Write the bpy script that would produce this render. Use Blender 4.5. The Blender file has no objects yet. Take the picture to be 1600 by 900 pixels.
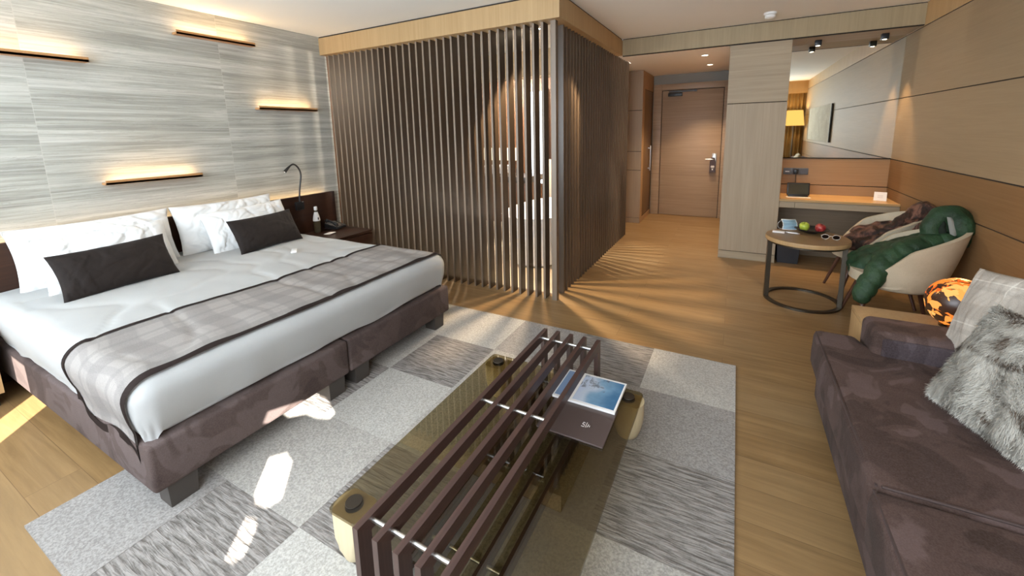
import bpy, bmesh, math, random
from mathutils import Vector, Matrix, noise, Euler
random.seed(7)
PI = math.pi
SC = bpy.context.scene
COL = SC.collection

# ------------------------------------------------------------------ camera
cam_d = bpy.data.cameras.new('camera')
cam = bpy.data.objects.new('camera', cam_d)
COL.objects.link(cam)
SC.camera = cam
cam_d.sensor_width = 36.0
cam_d.lens = 648.86 / 1600 * 36
cam_d.shift_x = 0.0
cam_d.shift_y = (314.95 - 450) / 1600
cam_d.clip_start = 0.02
def _rot(w):
    v = Vector(w); return Matrix.Rotation(v.length, 3, v.normalized())
_B = Matrix(((1, 0, 0), (0, 0, -1), (0, 1, 0)))
_M = _rot((0.16804, 0.491851, 0.0187995)) @ _B
_R = Matrix((_M[0], -_M[1], -_M[2])).transposed()
cam.matrix_world = Matrix.Translation((0, 0, 1.5)) @ _R.to_4x4()

# ------------------------------------------------------------------ view, world, sun, window light
SC.view_settings.view_transform = 'Standard'
SC.view_settings.look = 'None'
SC.view_settings.gamma = 1
SC.view_settings.use_curve_mapping = False
SC.view_settings.exposure = 0.75
SC.cycles.use_denoising = True
SC.cycles.max_bounces = 8
SC.cycles.diffuse_bounces = 5
SC.cycles.transparent_max_bounces = 24
SC.cycles.sample_clamp_indirect = 6.0
W = bpy.data.worlds.new('world'); SC.world = W; W.use_nodes = True
W.node_tree.nodes['Background'].inputs[0].default_value = (0.62, 0.78, 1.0, 1)
W.node_tree.nodes['Background'].inputs[1].default_value = 0.6

SUN_TAN = 0.466
def sun():
    d = bpy.data.lights.new('sun', 'SUN'); d.energy = 26; d.color = (1.0, 0.96, 0.88); d.angle = 0.004
    o = bpy.data.objects.new('sun', d); COL.objects.link(o)
    v = Vector((-0.7071, 0.7071, -SUN_TAN))
    o.rotation_euler = v.to_track_quat('-Z', 'Y').to_euler(); o.location = (4, -6, 5)
sun()
def area(name, loc, target, sx, sy, power, color, spread=PI):
    d = bpy.data.lights.new(name, 'AREA'); d.shape = 'RECTANGLE'; d.size = sx; d.size_y = sy
    d.energy = power; d.color = color; d.spread = spread
    o = bpy.data.objects.new(name, d); COL.objects.link(o); o.location = loc
    o.rotation_euler = (Vector(target) - Vector(loc)).to_track_quat('-Z', 'Y').to_euler()
    return o
area('window_daylight', (-1.6, -1.02, 1.62), (-1.6, 2.0, 1.75), 4.8, 1.6, 140, (0.78, 0.89, 1.0))
area('window_daylight', (-4.0, -0.1, 1.3), (-2.5, 1.3, 0.8), 1.2, 1.8, 3, (0.7, 0.85, 1.0))

# ------------------------------------------------------------------ helpers
def mesh_obj(name, bm, mat, parent=None, sm=40, loc=None):
    me = bpy.data.meshes.new(name)
    bm.normal_update()
    bm.to_mesh(me); bm.free()
    if mat is not None:
        for m in (mat if isinstance(mat, (list, tuple)) else [mat]): me.materials.append(m)
    if sm:
        for p in me.polygons: p.use_smooth = True
        try: me.set_sharp_from_angle(angle=math.radians(sm))
        except Exception: pass
    o = bpy.data.objects.new(name, me); COL.objects.link(o)
    if parent is not None: o.parent = parent
    if loc is not None: o.location = loc
    return o
def tag(o, label, cat, group=None, kind=None):
    o['label'] = label; o['category'] = cat
    if group: o['group'] = group
    if kind: o['kind'] = kind
    return o
def thing(name, label, cat, loc=(0, 0, 0), rz=0, group=None, rot=None):
    o = bpy.data.objects.new(name, None); COL.objects.link(o)
    o.location = loc; o.rotation_euler = rot if rot else (0, 0, rz); o.empty_display_size = 0.1
    return tag(o, label, cat, group)
def struct(name, bm, mat, parent=None, sm=40, label=None):
    o = mesh_obj(name, bm, mat, parent, sm)
    if parent is None:
        o['kind'] = 'structure'
        if label: o['label'] = label
    return o
def copy_tree(o, parent=None):
    c = o.copy(); COL.objects.link(c); c.parent = parent
    for ch in list(o.children): copy_tree(ch, c)
    return c
def NB(): return bmesh.new()
def box(bm, x0, x1, y0, y1, z0, z1, bev=0, seg=2, mi=0):
    r = bmesh.ops.create_cube(bm, size=1)
    vs = r['verts']
    for v in vs:
        v.co = Vector(((x0 + x1) / 2 + v.co.x * (x1 - x0), (y0 + y1) / 2 + v.co.y * (y1 - y0), (z0 + z1) / 2 + v.co.z * (z1 - z0)))
    fs = {f for v in vs for f in v.link_faces}
    for f in fs: f.material_index = mi
    if bev:
        es = list({e for v in vs for e in v.link_edges})
        bmesh.ops.bevel(bm, geom=es, offset=bev, segments=seg, profile=0.5, affect='EDGES')
    return bm
def B(*a, **k): return box(NB(), *a, **k)
def prism(bm, pts, z0, z1, bev=0, seg=2):
    lo = [bm.verts.new((p[0], p[1], z0)) for p in pts]; hi = [bm.verts.new((p[0], p[1], z1)) for p in pts]
    n = len(pts); fs = [bm.faces.new(lo[::-1]), bm.faces.new(hi)]
    for i in range(n): fs.append(bm.faces.new((lo[i], lo[(i + 1) % n], hi[(i + 1) % n], hi[i])))
    if bev:
        es = list({e for f in fs for e in f.edges})
        bmesh.ops.bevel(bm, geom=es, offset=bev, segments=seg, profile=0.5, affect='EDGES')
    return bm
def lathe(bm, prof, c=(0, 0, 0), n=32, cap=True):
    rings = []
    for r, z in prof:
        if r < 1e-6: rings.append([bm.verts.new((c[0], c[1], c[2] + z))])
        else: rings.append([bm.verts.new((c[0] + r * math.cos(2 * PI * i / n), c[1] + r * math.sin(2 * PI * i / n), c[2] + z)) for i in range(n)])
    for a, b in zip(rings, rings[1:]):
        for i in range(n):
            j = (i + 1) % n
            if len(a) == 1 and len(b) == 1: break
            if len(a) == 1: bm.faces.new((a[0], b[i], b[j]))
            elif len(b) == 1: bm.faces.new((a[i], a[j], b[0]))
            else: bm.faces.new((a[i], a[j], b[j], b[i]))
    if cap:
        for rg, fl in ((rings[0], True), (rings[-1], False)):
            if len(rg) > 1: bm.faces.new(rg[::-1] if fl else rg)
    bmesh.ops.recalc_face_normals(bm, faces=bm.faces[:])
    return bm
def tube(bm, pts, rad, n=10, cap=True, closed=False, flat=1.0):
    pts = [Vector(p) for p in pts]; m = len(pts)
    rads = rad if isinstance(rad, (list, tuple)) else [rad] * m
    rings = []; up = None
    for i, p in enumerate(pts):
        if closed: t = pts[(i + 1) % m] - pts[i - 1]
        else: t = pts[min(i + 1, m - 1)] - pts[max(i - 1, 0)]
        t.normalize()
        if up is None:
            up = Vector((0, 0, 1)) if abs(t.z) < 0.9 else Vector((1, 0, 0))
        s = t.cross(up)
        if s.length < 1e-5: s = t.orthogonal()
        s.normalize(); up = s.cross(t).normalized()
        rings.append([bm.verts.new(p + s * (rads[i] * math.cos(2 * PI * k / n)) + up * (rads[i] * flat * math.sin(2 * PI * k / n))) for k in range(n)])
    rr = list(zip(rings, rings[1:])) + ([(rings[-1], rings[0])] if closed else [])
    for a, b in rr:
        for k in range(n): bm.faces.new((a[k], a[(k + 1) % n], b[(k + 1) % n], b[k]))
    if cap and not closed:
        bm.faces.new(rings[0][::-1]); bm.faces.new(rings[-1])
    bmesh.ops.recalc_face_normals(bm, faces=bm.faces[:])
    return bm
def smooth_path(pts, k=6):
    P = [Vector(p) for p in pts]; out = []
    for i in range(len(P) - 1):
        p0 = P[max(i - 1, 0)]; p1 = P[i]; p2 = P[i + 1]; p3 = P[min(i + 2, len(P) - 1)]
        for j in range(k):
            t = j / k
            out.append(0.5 * ((2 * p1) + (-p0 + p2) * t + (2 * p0 - 5 * p1 + 4 * p2 - p3) * t * t + (-p0 + 3 * p1 - 3 * p2 + p3) * t ** 3))
    out.append(P[-1]); return out
def grid(bm, nu, nv, fn, uvfn=None, close_u=False):
    vs = [[bm.verts.new(fn(i / nu, j / nv)) for j in range(nv + 1)] for i in range(nu + 1)]
    uvl = bm.loops.layers.uv.verify() if uvfn else None
    for i in range(nu):
        for j in range(nv):
            f = bm.faces.new((vs[i][j], vs[i + 1][j], vs[i + 1][j + 1], vs[i][j + 1]))
            if uvl:
                for l, (a, b) in zip(f.loops, ((i, j), (i + 1, j), (i + 1, j + 1), (i, j + 1))): l[uvl].uv = uvfn(a / nu, b / nv)
    return vs
def N(p, s=1.0, off=0): return noise.noise(Vector(p) * s + Vector((off, off * 1.7, off * 0.3)))

# ------------------------------------------------------------------ materials
def mat(name, rough=0.5, base=(0.8, 0.8, 0.8), metal=0, spec=0.5, sheen=0):
    m = bpy.data.materials.new(name); m.use_nodes = True
    b = m.node_tree.nodes['Principled BSDF']
    b.inputs['Base Color'].default_value = (*base, 1); b.inputs['Roughness'].default_value = rough
    b.inputs['Metallic'].default_value = metal; b.inputs['Specular IOR Level'].default_value = spec
    if sheen: b.inputs['Sheen Weight'].default_value = sheen; b.inputs['Sheen Roughness'].default_value = 0.4
    return m
class NT:
    def __init__(s, m): s.t = m.node_tree; s.b = s.t.nodes.get('Principled BSDF')
    def n(s, typ, **kw):
        nd = s.t.nodes.new(typ)
        for k, v in kw.items():
            if k in nd.inputs.keys(): nd.inputs[k].default_value = v
            else: setattr(nd, k, v)
        return nd
    def l(s, a, b): s.t.links.new(a, b)
    def coord(s, kind='Object', scale=(1, 1, 1), rot=(0, 0, 0)):
        tc = s.n('ShaderNodeTexCoord'); mp = s.n('ShaderNodeMapping')
        mp.inputs['Scale'].default_value = scale; mp.inputs['Rotation'].default_value = rot
        s.l(tc.outputs[kind], mp.inputs[0]); return mp.outputs[0]
    def noise(s, vec, scale=5, detail=4, rough=0.5, dist=0):
        nd = s.n('ShaderNodeTexNoise'); nd.inputs['Scale'].default_value = scale; nd.inputs['Detail'].default_value = detail
        nd.inputs['Roughness'].default_value = rough; nd.inputs['Distortion'].default_value = dist
        s.l(vec, nd.inputs['Vector']); return nd.outputs[0]
    def ramp(s, fac, stops, interp='LINEAR'):
        nd = s.n('ShaderNodeValToRGB'); cr = nd.color_ramp; cr.interpolation = interp
        while len(cr.elements) < len(stops): cr.elements.new(0.5)
        for e, (p, c) in zip(cr.elements, stops): e.position = p; e.color = (*c, 1) if len(c) == 3 else c
        s.l(fac, nd.inputs[0]); return nd.outputs[0]
    def mix(s, fac, a, b, mode='MIX'):
        nd = s.n('ShaderNodeMix'); nd.data_type = 'RGBA'; nd.blend_type = mode
        for sock, v in ((nd.inputs[0], fac), (nd.inputs[6], a), (nd.inputs[7], b)):
            if isinstance(v, (int, float)): sock.default_value = v
            elif isinstance(v, tuple): sock.default_value = (*v, 1)
            else: s.l(v, sock)
        return nd.outputs[2]
    def math(s, op, a, b=None):
        nd = s.n('ShaderNodeMath'); nd.operation = op
        for i, v in enumerate((a, b)):
            if v is None: continue
            if isinstance(v, (int, float)): nd.inputs[i].default_value = v
            else: s.l(v, nd.inputs[i])
        return nd.outputs[0]
    def bump(s, h, strength=0.3, dist=0.01):
        nd = s.n('ShaderNodeBump'); nd.inputs['Strength'].default_value = strength; nd.inputs['Distance'].default_value = dist
        s.l(h, nd.inputs['Height']); s.l(nd.outputs[0], s.b.inputs['Normal'])
    def color(s, c): s.l(c, s.b.inputs['Base Color'])

def veneer(name, c1, c2, axis='z', rough=0.45, fine=1.0, contrast=1.0, spec=0.4):
    """wood veneer, grain running along axis"""
    m = mat(name, rough, c1, spec=spec); t = NT(m)
    sc = {'x': (1.5, 60, 60), 'y': (60, 1.5, 60), 'z': (60, 60, 1.5)}[axis]
    v = t.coord('Object', tuple(a * fine for a in sc))
    a = t.noise(v, 1.0, 6, 0.65, 0.3)
    sc2 = {'x': (0.5, 7, 7), 'y': (7, 0.5, 7), 'z': (7, 7, 0.5)}[axis]
    b2 = t.noise(t.coord('Object', sc2), 1.0, 3, 0.5, 0.6)
    mid = t.math('ADD', t.math('MULTIPLY', a, 0.65), t.math('MULTIPLY', b2, 0.35))
    t.color(t.ramp(mid, [(0.5 - 0.16 / contrast, c2), (0.5 + 0.14 / contrast, c1)]))
    t.bump(a, 0.08, 0.003)
    return m
def fabric(name, c1, c2, scale=300, rough=0.9, bump=0.2, big=3, sheen=0.0, kind='Object'):
    m = mat(name, rough, c1, spec=0.15, sheen=sheen); t = NT(m)
    v = t.coord(kind)
    a = t.noise(v, scale, 2, 0.6); b2 = t.noise(v, big, 4, 0.6, 0.5)
    t.color(t.mix(0.5, t.ramp(a, [(0.35, c2), (0.65, c1)]), t.ramp(b2, [(0.35, c2), (0.65, c1)])))
    t.bump(a, bump, 0.002)
    return m
def emit(name, color, strength):
    m = bpy.data.materials.new(name); m.use_nodes = True; t = m.node_tree
    t.nodes.remove(t.nodes['Principled BSDF']); e = t.nodes.new('ShaderNodeEmission')
    e.inputs[0].default_value = (*color, 1); e.inputs[1].default_value = strength
    t.links.new(e.outputs[0], t.nodes['Material Output'].inputs[0]); return m

def floor_mat():
    m = mat('oak_planks', 0.33, spec=0.45); t = NT(m)
    v = t.coord('Object')
    br = t.n('ShaderNodeTexBrick'); br.offset = 0.37; br.offset_frequency = 2; br.squash = 1
    t.l(v, br.inputs['Vector'])
    br.inputs['Color1'].default_value = (0, 0, 0, 1); br.inputs['Color2'].default_value = (1, 1, 1, 1); br.inputs['Mortar'].default_value = (0.5, 0.5, 0.5, 1)
    br.inputs['Scale'].default_value = 1; br.inputs['Mortar Size'].default_value = 0.0012; br.inputs['Brick Width'].default_value = 1.9; br.inputs['Row Height'].default_value = 0.18
    sep = t.n('ShaderNodeSeparateColor'); t.l(br.outputs['Color'], sep.inputs[0]); tone = sep.outputs[0]
    # shift grain per plank
    cmb = t.n('ShaderNodeCombineXYZ'); t.l(t.math('MULTIPLY', tone, 37.0), cmb.inputs[2]); 
    add = t.n('ShaderNodeVectorMath'); add.operation = 'ADD'; t.l(t.coord('Object', (1.3, 22, 1)), add.inputs[0]); t.l(cmb.outputs[0], add.inputs[1])
    g = t.noise(add.outputs[0], 1.4, 7, 0.62, 0.9)
    add2 = t.n('ShaderNodeVectorMath'); add2.operation = 'ADD'; t.l(t.coord('Object', (0.8, 5, 1)), add2.inputs[0]); t.l(cmb.outputs[0], add2.inputs[1])
    k = t.noise(add2.outputs[0], 1.6, 4, 0.6, 1.6)
    c = t.ramp(g, [(0.3, (0.175, 0.100, 0.039)), (0.52, (0.262, 0.156, 0.064)), (0.72, (0.325, 0.203, 0.088))])
    c2 = t.ramp(k, [(0.3, (0.17, 0.096, 0.037)), (0.7, (0.325, 0.200, 0.087))])
    c = t.mix(0.4, c, c2)
    c = t.mix(t.math('MULTIPLY', tone, 0.38), c, (0.33, 0.225, 0.115))
    c = t.mix(br.outputs['Fac'], c, (0.16, 0.09, 0.04))
    t.color(c)
    r = t.ramp(g, [(0.3, (0.42,) * 3), (0.7, (0.3,) * 3)]); t.l(r, t.b.inputs['Roughness'])
    t.bump(t.math('SUBTRACT', g, t.math('MULTIPLY', br.outputs['Fac'], 1.2)), 0.12, 0.004)
    return m
def stone_mat():
    m = mat('silver_travertine', 0.42, spec=0.35); t = NT(m)
    # per tile offset from columns 1.2 m wide
    tc = t.n('ShaderNodeTexCoord'); sp = t.n('ShaderNodeSeparateXYZ'); t.l(tc.outputs['Object'], sp.inputs[0])
    colid = t.math('FLOOR', t.math('DIVIDE', t.math('SUBTRACT', sp.outputs[1], 0.98), 1.2))
    odd = t.math('ABSOLUTE', t.math('MODULO', colid, 2.0))
    zz = t.math('ADD', sp.outputs[2], t.math('MULTIPLY', odd, -0.63))
    rowid = t.math('FLOOR', t.math('DIVIDE', t.math('SUBTRACT', zz, 1.484 - 0.63), 1.26))
    seed = t.math('ADD', t.math('MULTIPLY', colid, 5.3), t.math('MULTIPLY', rowid, 9.7))
    def vec(sy, sz, k):
        c = t.n('ShaderNodeCombineXYZ'); t.l(t.math('MULTIPLY', seed, k), c.inputs[0])
        t.l(t.math('MULTIPLY', sp.outputs[1], sy), c.inputs[1]); t.l(t.math('MULTIPLY', sp.outputs[2], sz), c.inputs[2]); return c.outputs[0]
    a = t.noise(vec(0.55, 9, 1.0), 1.0, 5, 0.55, 0.5)
    b = t.noise(vec(1.1, 46, 1.7), 1.0, 9, 0.74, 0.7)
    w = t.noise(vec(0.9, 24, 0.6), 1.0, 9, 0.72, 1.1)
    vein = t.ramp(w, [(0.478, (0, 0, 0)), (0.487, (1, 1, 1)), (0.497, (0, 0, 0))])
    c = t.ramp(a, [(0.36, (0.26, 0.255, 0.225)), (0.5, (0.40, 0.395, 0.35)), (0.64, (0.53, 0.52, 0.475))])
    c = t.mix(0.5, c, t.ramp(b, [(0.36, (0.20, 0.20, 0.175)), (0.5, (0.40, 0.40, 0.355)), (0.62, (0.60, 0.60, 0.55))]))
    c = t.mix(t.math('MULTIPLY', vein, 0.5), c, (0.15, 0.14, 0.12))
    # joints
    fy = t.math('FRACT', t.math('DIVIDE', t.math('SUBTRACT', sp.outputs[1], 0.98), 1.2))
    fz = t.math('FRACT', t.math('DIVIDE', t.math('SUBTRACT', zz, 1.484 - 0.63), 1.26))
    jy = t.math('LESS_THAN', t.math('ABSOLUTE', t.math('SUBTRACT', fy, 0.0)), 0.0035)
    jz = t.math('LESS_THAN', fz, 0.002)
    j = t.math('MAXIMUM', jy, jz)
    c = t.mix(t.math('MULTIPLY', j, 0.5), c, (0.50, 0.48, 0.43))
    t.color(c); t.bump(b, 0.08, 0.004)
    return m
def suede(name, c1, c2, c3):
    m = mat(name, 0.85, c1, spec=0.08, sheen=0.03); t = NT(m)
    v = t.coord('Object')
    big = t.noise(v, 2.6, 3, 0.5, 1.5); fine = t.noise(v, 220, 2, 0.6); med = t.noise(v, 9, 4, 0.6, 0.8)
    c = t.ramp(big, [(0.44, c2), (0.47, c1), (0.54, c1), (0.565, c3)])
    c = t.mix(0.2, c, t.ramp(med, [(0.35, c2), (0.65, c3)]))
    t.color(t.mix(0.06, c, t.ramp(fine, [(0.3, (0, 0, 0)), (0.7, (0.4, 0.34, 0.32))])))
    t.bump(fine, 0.15, 0.001); return m

M = {}
M['floor'] = floor_mat()
M['stone'] = stone_mat()
M['ceiling'] = mat('ceiling_paint', 0.9, (0.88, 0.87, 0.83), spec=0.2)
M['hall_ceiling'] = mat('hall_ceiling_paint', 0.9, (0.88, 0.84, 0.80), spec=0.2)
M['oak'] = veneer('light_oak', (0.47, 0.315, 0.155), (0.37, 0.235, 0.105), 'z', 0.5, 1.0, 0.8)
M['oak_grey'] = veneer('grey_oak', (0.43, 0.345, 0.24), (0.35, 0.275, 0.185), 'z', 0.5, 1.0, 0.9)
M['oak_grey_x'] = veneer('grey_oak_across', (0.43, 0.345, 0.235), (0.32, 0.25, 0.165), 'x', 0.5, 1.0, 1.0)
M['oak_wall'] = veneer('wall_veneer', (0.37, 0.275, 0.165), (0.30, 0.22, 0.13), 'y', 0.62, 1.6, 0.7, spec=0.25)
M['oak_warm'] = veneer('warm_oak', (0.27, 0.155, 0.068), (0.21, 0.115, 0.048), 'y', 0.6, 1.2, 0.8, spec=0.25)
M['oak_warm_x'] = veneer('warm_oak_across', (0.36, 0.215, 0.105), (0.28, 0.16, 0.072), 'x', 0.5, 1.2, 0.8)
M['door'] = veneer('door_oak', (0.40, 0.285, 0.19), (0.29, 0.195, 0.125), 'x', 0.42, 0.8, 1.0)
M['oak_hall'] = veneer('hall_oak', (0.37, 0.27, 0.18), (0.30, 0.21, 0.135), 'z', 0.45)
M['desk'] = veneer('desk_oak', (0.56, 0.36, 0.16), (0.44, 0.265, 0.11), 'x', 0.35)
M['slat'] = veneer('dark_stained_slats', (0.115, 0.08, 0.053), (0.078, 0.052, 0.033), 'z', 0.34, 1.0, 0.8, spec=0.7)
M['slat_shaded'] = veneer('slat_sides_shaded', (0.072, 0.049, 0.031), (0.048, 0.031, 0.019), 'z', 0.42, 1.0, 0.8, spec=0.4)  # front slats' wood darkened: shade on their sides put into the colour
M['slat_lit'] = veneer('slat_fronts_lit', (0.23, 0.175, 0.128), (0.175, 0.13, 0.092), 'z', 0.4, 1.0, 0.8, spec=0.5)  # same wood lightened: window light on the fronts put into the colour
M['dark_gap'] = mat('shadow_gap', 0.9, (0.03, 0.022, 0.016))
M['bench'] = veneer('wenge_bench', (0.085, 0.045, 0.036), (0.035, 0.017, 0.014), 'y', 0.38, 0.9, 0.9, spec=0.55)
M['bench_leg'] = veneer('wenge_bench_leg', (0.10, 0.06, 0.048), (0.045, 0.024, 0.02), 'z', 0.38, 0.9, 0.9, spec=0.55)
M['headboard'] = veneer('dark_walnut', (0.045, 0.018, 0.010), (0.022, 0.009, 0.005), 'y', 0.3, 1.0, 1.0)
M['sheet'] = fabric('white_cotton', (0.74, 0.74, 0.725), (0.69, 0.69, 0.68), 500, 0.85, 0.05, 4)
M['bedbase'] = suede('brown_velvet', (0.080, 0.056, 0.050), (0.058, 0.040, 0.036), (0.115, 0.086, 0.08))
M['sofa'] = suede('sofa_suede', (0.072, 0.043, 0.035), (0.045, 0.026, 0.020), (0.115, 0.075, 0.068))
M['cushion_dark'] = fabric('dark_velvet', (0.026, 0.019, 0.016), (0.012, 0.009, 0.008), 400, 0.75, 0.05, 5, 0.08)
M['border'] = fabric('dark_border', (0.055, 0.038, 0.034), (0.035, 0.025, 0.022), 400, 0.8, 0.1)
M['cream'] = fabric('cream_upholstery', (0.58, 0.50, 0.37), (0.46, 0.39, 0.28), 350, 0.9, 0.25, 9)
M['metal'] = mat('brushed_steel', 0.3, (0.62, 0.6, 0.57), 1)
M['chrome'] = mat('satin_chrome', 0.22, (0.7, 0.68, 0.64), 1)
M['bronze'] = mat('dark_bronze', 0.35, (0.10, 0.085, 0.065), 0.9)
M['black'] = mat('black_plastic', 0.35, (0.015, 0.015, 0.016))
M['white'] = mat('white_plastic', 0.4, (0.8, 0.8, 0.78))
M['paper'] = mat('white_paper', 0.7, (0.82, 0.8, 0.78))
M['led'] = emit('led_warm', (1.0, 0.66, 0.32), 19)
M['spot'] = emit('spot_disc', (1.0, 0.85, 0.6), 14)
M['mirror'] = mat('mirror_glass', 0.02, (0.84, 0.83, 0.75), 1)
M['legwood'] = mat('dark_red_leg_wood', 0.4, (0.085, 0.035, 0.02))
M['leggrey'] = mat('bed_leg_wood', 0.5, (0.06, 0.05, 0.043))
M['blockwood'] = veneer('pale_ash', (0.62, 0.52, 0.34), (0.53, 0.43, 0.27), 'z', 0.5)
M['tile'] = mat('bathroom_stone', 0.35, (0.66, 0.56, 0.42))
M['bathwood'] = veneer('bathroom_walnut', (0.18, 0.085, 0.04), (0.12, 0.055, 0.026), 'z', 0.4)
M['porcelain'] = mat('white_porcelain', 0.15, (0.85, 0.85, 0.85))
M['darkstone'] = mat('dark_counter', 0.3, (0.05, 0.035, 0.025))
M['grey_paint'] = mat('grey_wall_paint', 0.8, (0.27, 0.27, 0.25))
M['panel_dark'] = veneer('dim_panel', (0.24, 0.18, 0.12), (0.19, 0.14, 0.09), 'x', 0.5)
M['curtain'] = fabric('gold_curtain', (0.52, 0.36, 0.16), (0.40, 0.27, 0.11), 300, 0.8, 0.1)
M['sun_mask'] = mat('sun_mask_fabric', 0.9, (0.6, 0.58, 0.54))
M['bin'] = mat('bin_leather', 0.5, (0.022, 0.023, 0.028))

def glass_tint(name, tint, rough=0.0, ior=1.7):
    m = bpy.data.materials.new(name); m.use_nodes = True; t = m.node_tree
    t.nodes.remove(t.nodes['Principled BSDF'])
    tr = t.nodes.new('ShaderNodeBsdfTransparent'); tr.inputs[0].default_value = (*tint, 1)
    gl = t.nodes.new('ShaderNodeBsdfGlossy'); gl.inputs['Roughness'].default_value = rough
    lw = t.nodes.new('ShaderNodeLayerWeight'); lw.inputs[0].default_value = 0.5
    pw = t.nodes.new('ShaderNodeMath'); pw.operation = 'POWER'; pw.inputs[1].default_value = 5.0; t.links.new(lw.outputs['Facing'], pw.inputs[0])
    f0 = ((ior - 1) / (ior + 1)) ** 2
    fr = t.nodes.new('ShaderNodeMath'); fr.operation = 'MULTIPLY_ADD'; fr.inputs[1].default_value = 1 - f0; fr.inputs[2].default_value = f0; t.links.new(pw.outputs[0], fr.inputs[0])
    mx = t.nodes.new('ShaderNodeMixShader')
    t.links.new(fr.outputs[0], mx.inputs[0]); t.links.new(tr.outputs[0], mx.inputs[1]); t.links.new(gl.outputs[0], mx.inputs[2])
    t.links.new(mx.outputs[0], t.nodes['Material Output'].inputs[0]); return m
M['bronze_glass'] = glass_tint('bronze_glass', (0.64, 0.59, 0.46), 0.0, 1.8)
M['clear_glass'] = glass_tint('clear_glass', (0.93, 0.95, 0.95), 0.0, 1.45)

def led_part(parent, x0, x1, y0, y1, z0, z1, name='led_strip', m=None):
    return mesh_obj(name, B(x0, x1, y0, y1, z0, z1), m or M['led'], parent, 0)
def downlight(name, loc, label, power, color, spot=1.6, blend=0.6, r=0.045, mater=None):
    t = thing(name, label, 'ceiling light', loc)
    mesh_obj('rim', lathe(NB(), [(r * 0.8, 0.002), (r, 0.002), (r, -0.006), (r * 0.8, -0.004)], n=24, cap=False), M['white'], t)
    mesh_obj('lens', lathe(NB(), [(0, -0.001), (r * 0.8, -0.001)], n=24, cap=False), mater or M['spot'], t)
    d = bpy.data.lights.new('spot_lamp', 'SPOT'); d.energy = power; d.color = color; d.spot_size = spot; d.spot_blend = blend; d.shadow_soft_size = 0.03
    o = bpy.data.objects.new('spot_lamp', d); COL.objects.link(o); o.parent = t; o.location = (0, 0, -0.03)
    return t

# ================================================================== ROOM SHELL
XL, XR, CZ = -4.1, 1.44, 2.57
YB = -1.25
struct('floor', B(-4.3, 1.7, -1.5, 7.95, -0.1, 0), M['floor'])
struct('ceiling', B(-4.3, 1.7, -1.5, 5.30, CZ, CZ + 0.1), M['ceiling'])
bm = B(-2.7, -0.08, 5.98, 7.8, 2.39, 2.5); box(bm, -1.33, -0.08, 5.31, 5.98, 2.39, 2.5); box(bm, -1.42, 0.5, 5.31, 5.76, 2.385, 2.5)
struct('ceiling', bm, M['hall_ceiling'])
struct('wall_left', B(XL - 0.15, XL, YB - 0.2, 3.30, 0, CZ), M['stone'])

# added, unseen blind behind the camera, holes shaped to cast the sun patches
def hole_from(pts, z=0.0):
    return [(x + (y - YB), z + (y - YB) * 1.41421 * SUN_TAN) for x, y in pts]
slit = [(-1.78, 0.25), (-1.78, 1.50), (-1.545, 1.50), (-1.545, 0.25)]
holes = [slit,
         hole_from([(-1.86, 0.97), (-1.81, 1.03), (-1.735, 1.01), (-1.585, 0.86), (-1.60, 0.80), (-1.66, 0.785), (-1.72, 0.82)], 0.012),
         hole_from([(-1.64, 0.74), (-1.59, 0.755), (-1.55, 0.735), (-1.48, 0.65), (-1.485, 0.61), (-1.53, 0.60)], 0.012),
         hole_from([(-2.20, 1.30), (-2.12, 1.40), (-2.02, 1.41), (-1.84, 1.33), (-1.83, 1.28), (-1.90, 1.255), (-1.98, 1.25), (-2.04, 1.19), (-2.13, 1.20)], 0.012)]
cu = bpy.data.curves.new('sun_mask_curve', 'CURVE'); cu.dimensions = '2D'; cu.fill_mode = 'BOTH'; cu.extrude = 0.004
for loop in [[(-4.3, 0), (1.7, 0), (1.7, 2.6), (-4.3, 2.6)]] + holes:
    s = cu.splines.new('POLY'); s.points.add(len(loop) - 1)
    for p, (a, b) in zip(s.points, loop): p.co = (a, b, 0, 1)
    s.use_cyclic_u = True
tmp = bpy.data.objects.new('tmp', cu)
COL.objects.link(tmp); dg = bpy.context.evaluated_depsgraph_get()
me = bpy.data.meshes.new_from_object(tmp.evaluated_get(dg)); bpy.data.objects.remove(tmp)
wo = bpy.data.objects.new('sun_mask_back', me); COL.objects.link(wo)
wo.rotation_euler = (PI / 2, 0, 0); wo.location = (0, YB, 0); me.materials.clear(); me.materials.append(M['sun_mask']); wo['kind'] = 'structure'

# right wall: veneer panels with dark joints
bm = B(XR + 0.006, XR + 0.15, YB - 0.2, 5.9, 0, CZ)
wr = struct('wall_right', bm, M['dark_gap'])
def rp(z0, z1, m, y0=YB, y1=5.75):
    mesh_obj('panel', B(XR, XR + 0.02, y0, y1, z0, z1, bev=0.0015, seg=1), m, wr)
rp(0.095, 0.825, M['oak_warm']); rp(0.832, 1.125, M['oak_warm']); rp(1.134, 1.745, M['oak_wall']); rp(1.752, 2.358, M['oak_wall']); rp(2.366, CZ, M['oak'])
struct('baseboard_right', B(XR - 0.012, XR + 0.01, 2.0, 5.75, 0, 0.088), M['oak_warm'])

# header beams
bm = B(XL, -1.28, 3.22, 3.40, 2.38, 2.556); box(bm, -1.40, -1.28, 3.40, 5.27, 2.38, 2.556)
struct('trim_1', bm, M['oak'])
bm = B(XL, -1.288, 3.228, 3.40, 2.556, CZ); box(bm, -1.40, -1.288, 3.40, 5.27, 2.556, CZ)
struct('trim_2', bm, M['dark_gap'])
struct('trim_3', B(-1.28, XR, 5.27, 5.312, 2.38, 2.562), veneer('header_oak', (0.40, 0.315, 0.19), (0.32, 0.25, 0.145), 'z', 0.5))
struct('trim_4', B(-1.28, XR, 5.278, 5.31, 2.372, CZ), M['dark_gap'])

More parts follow.
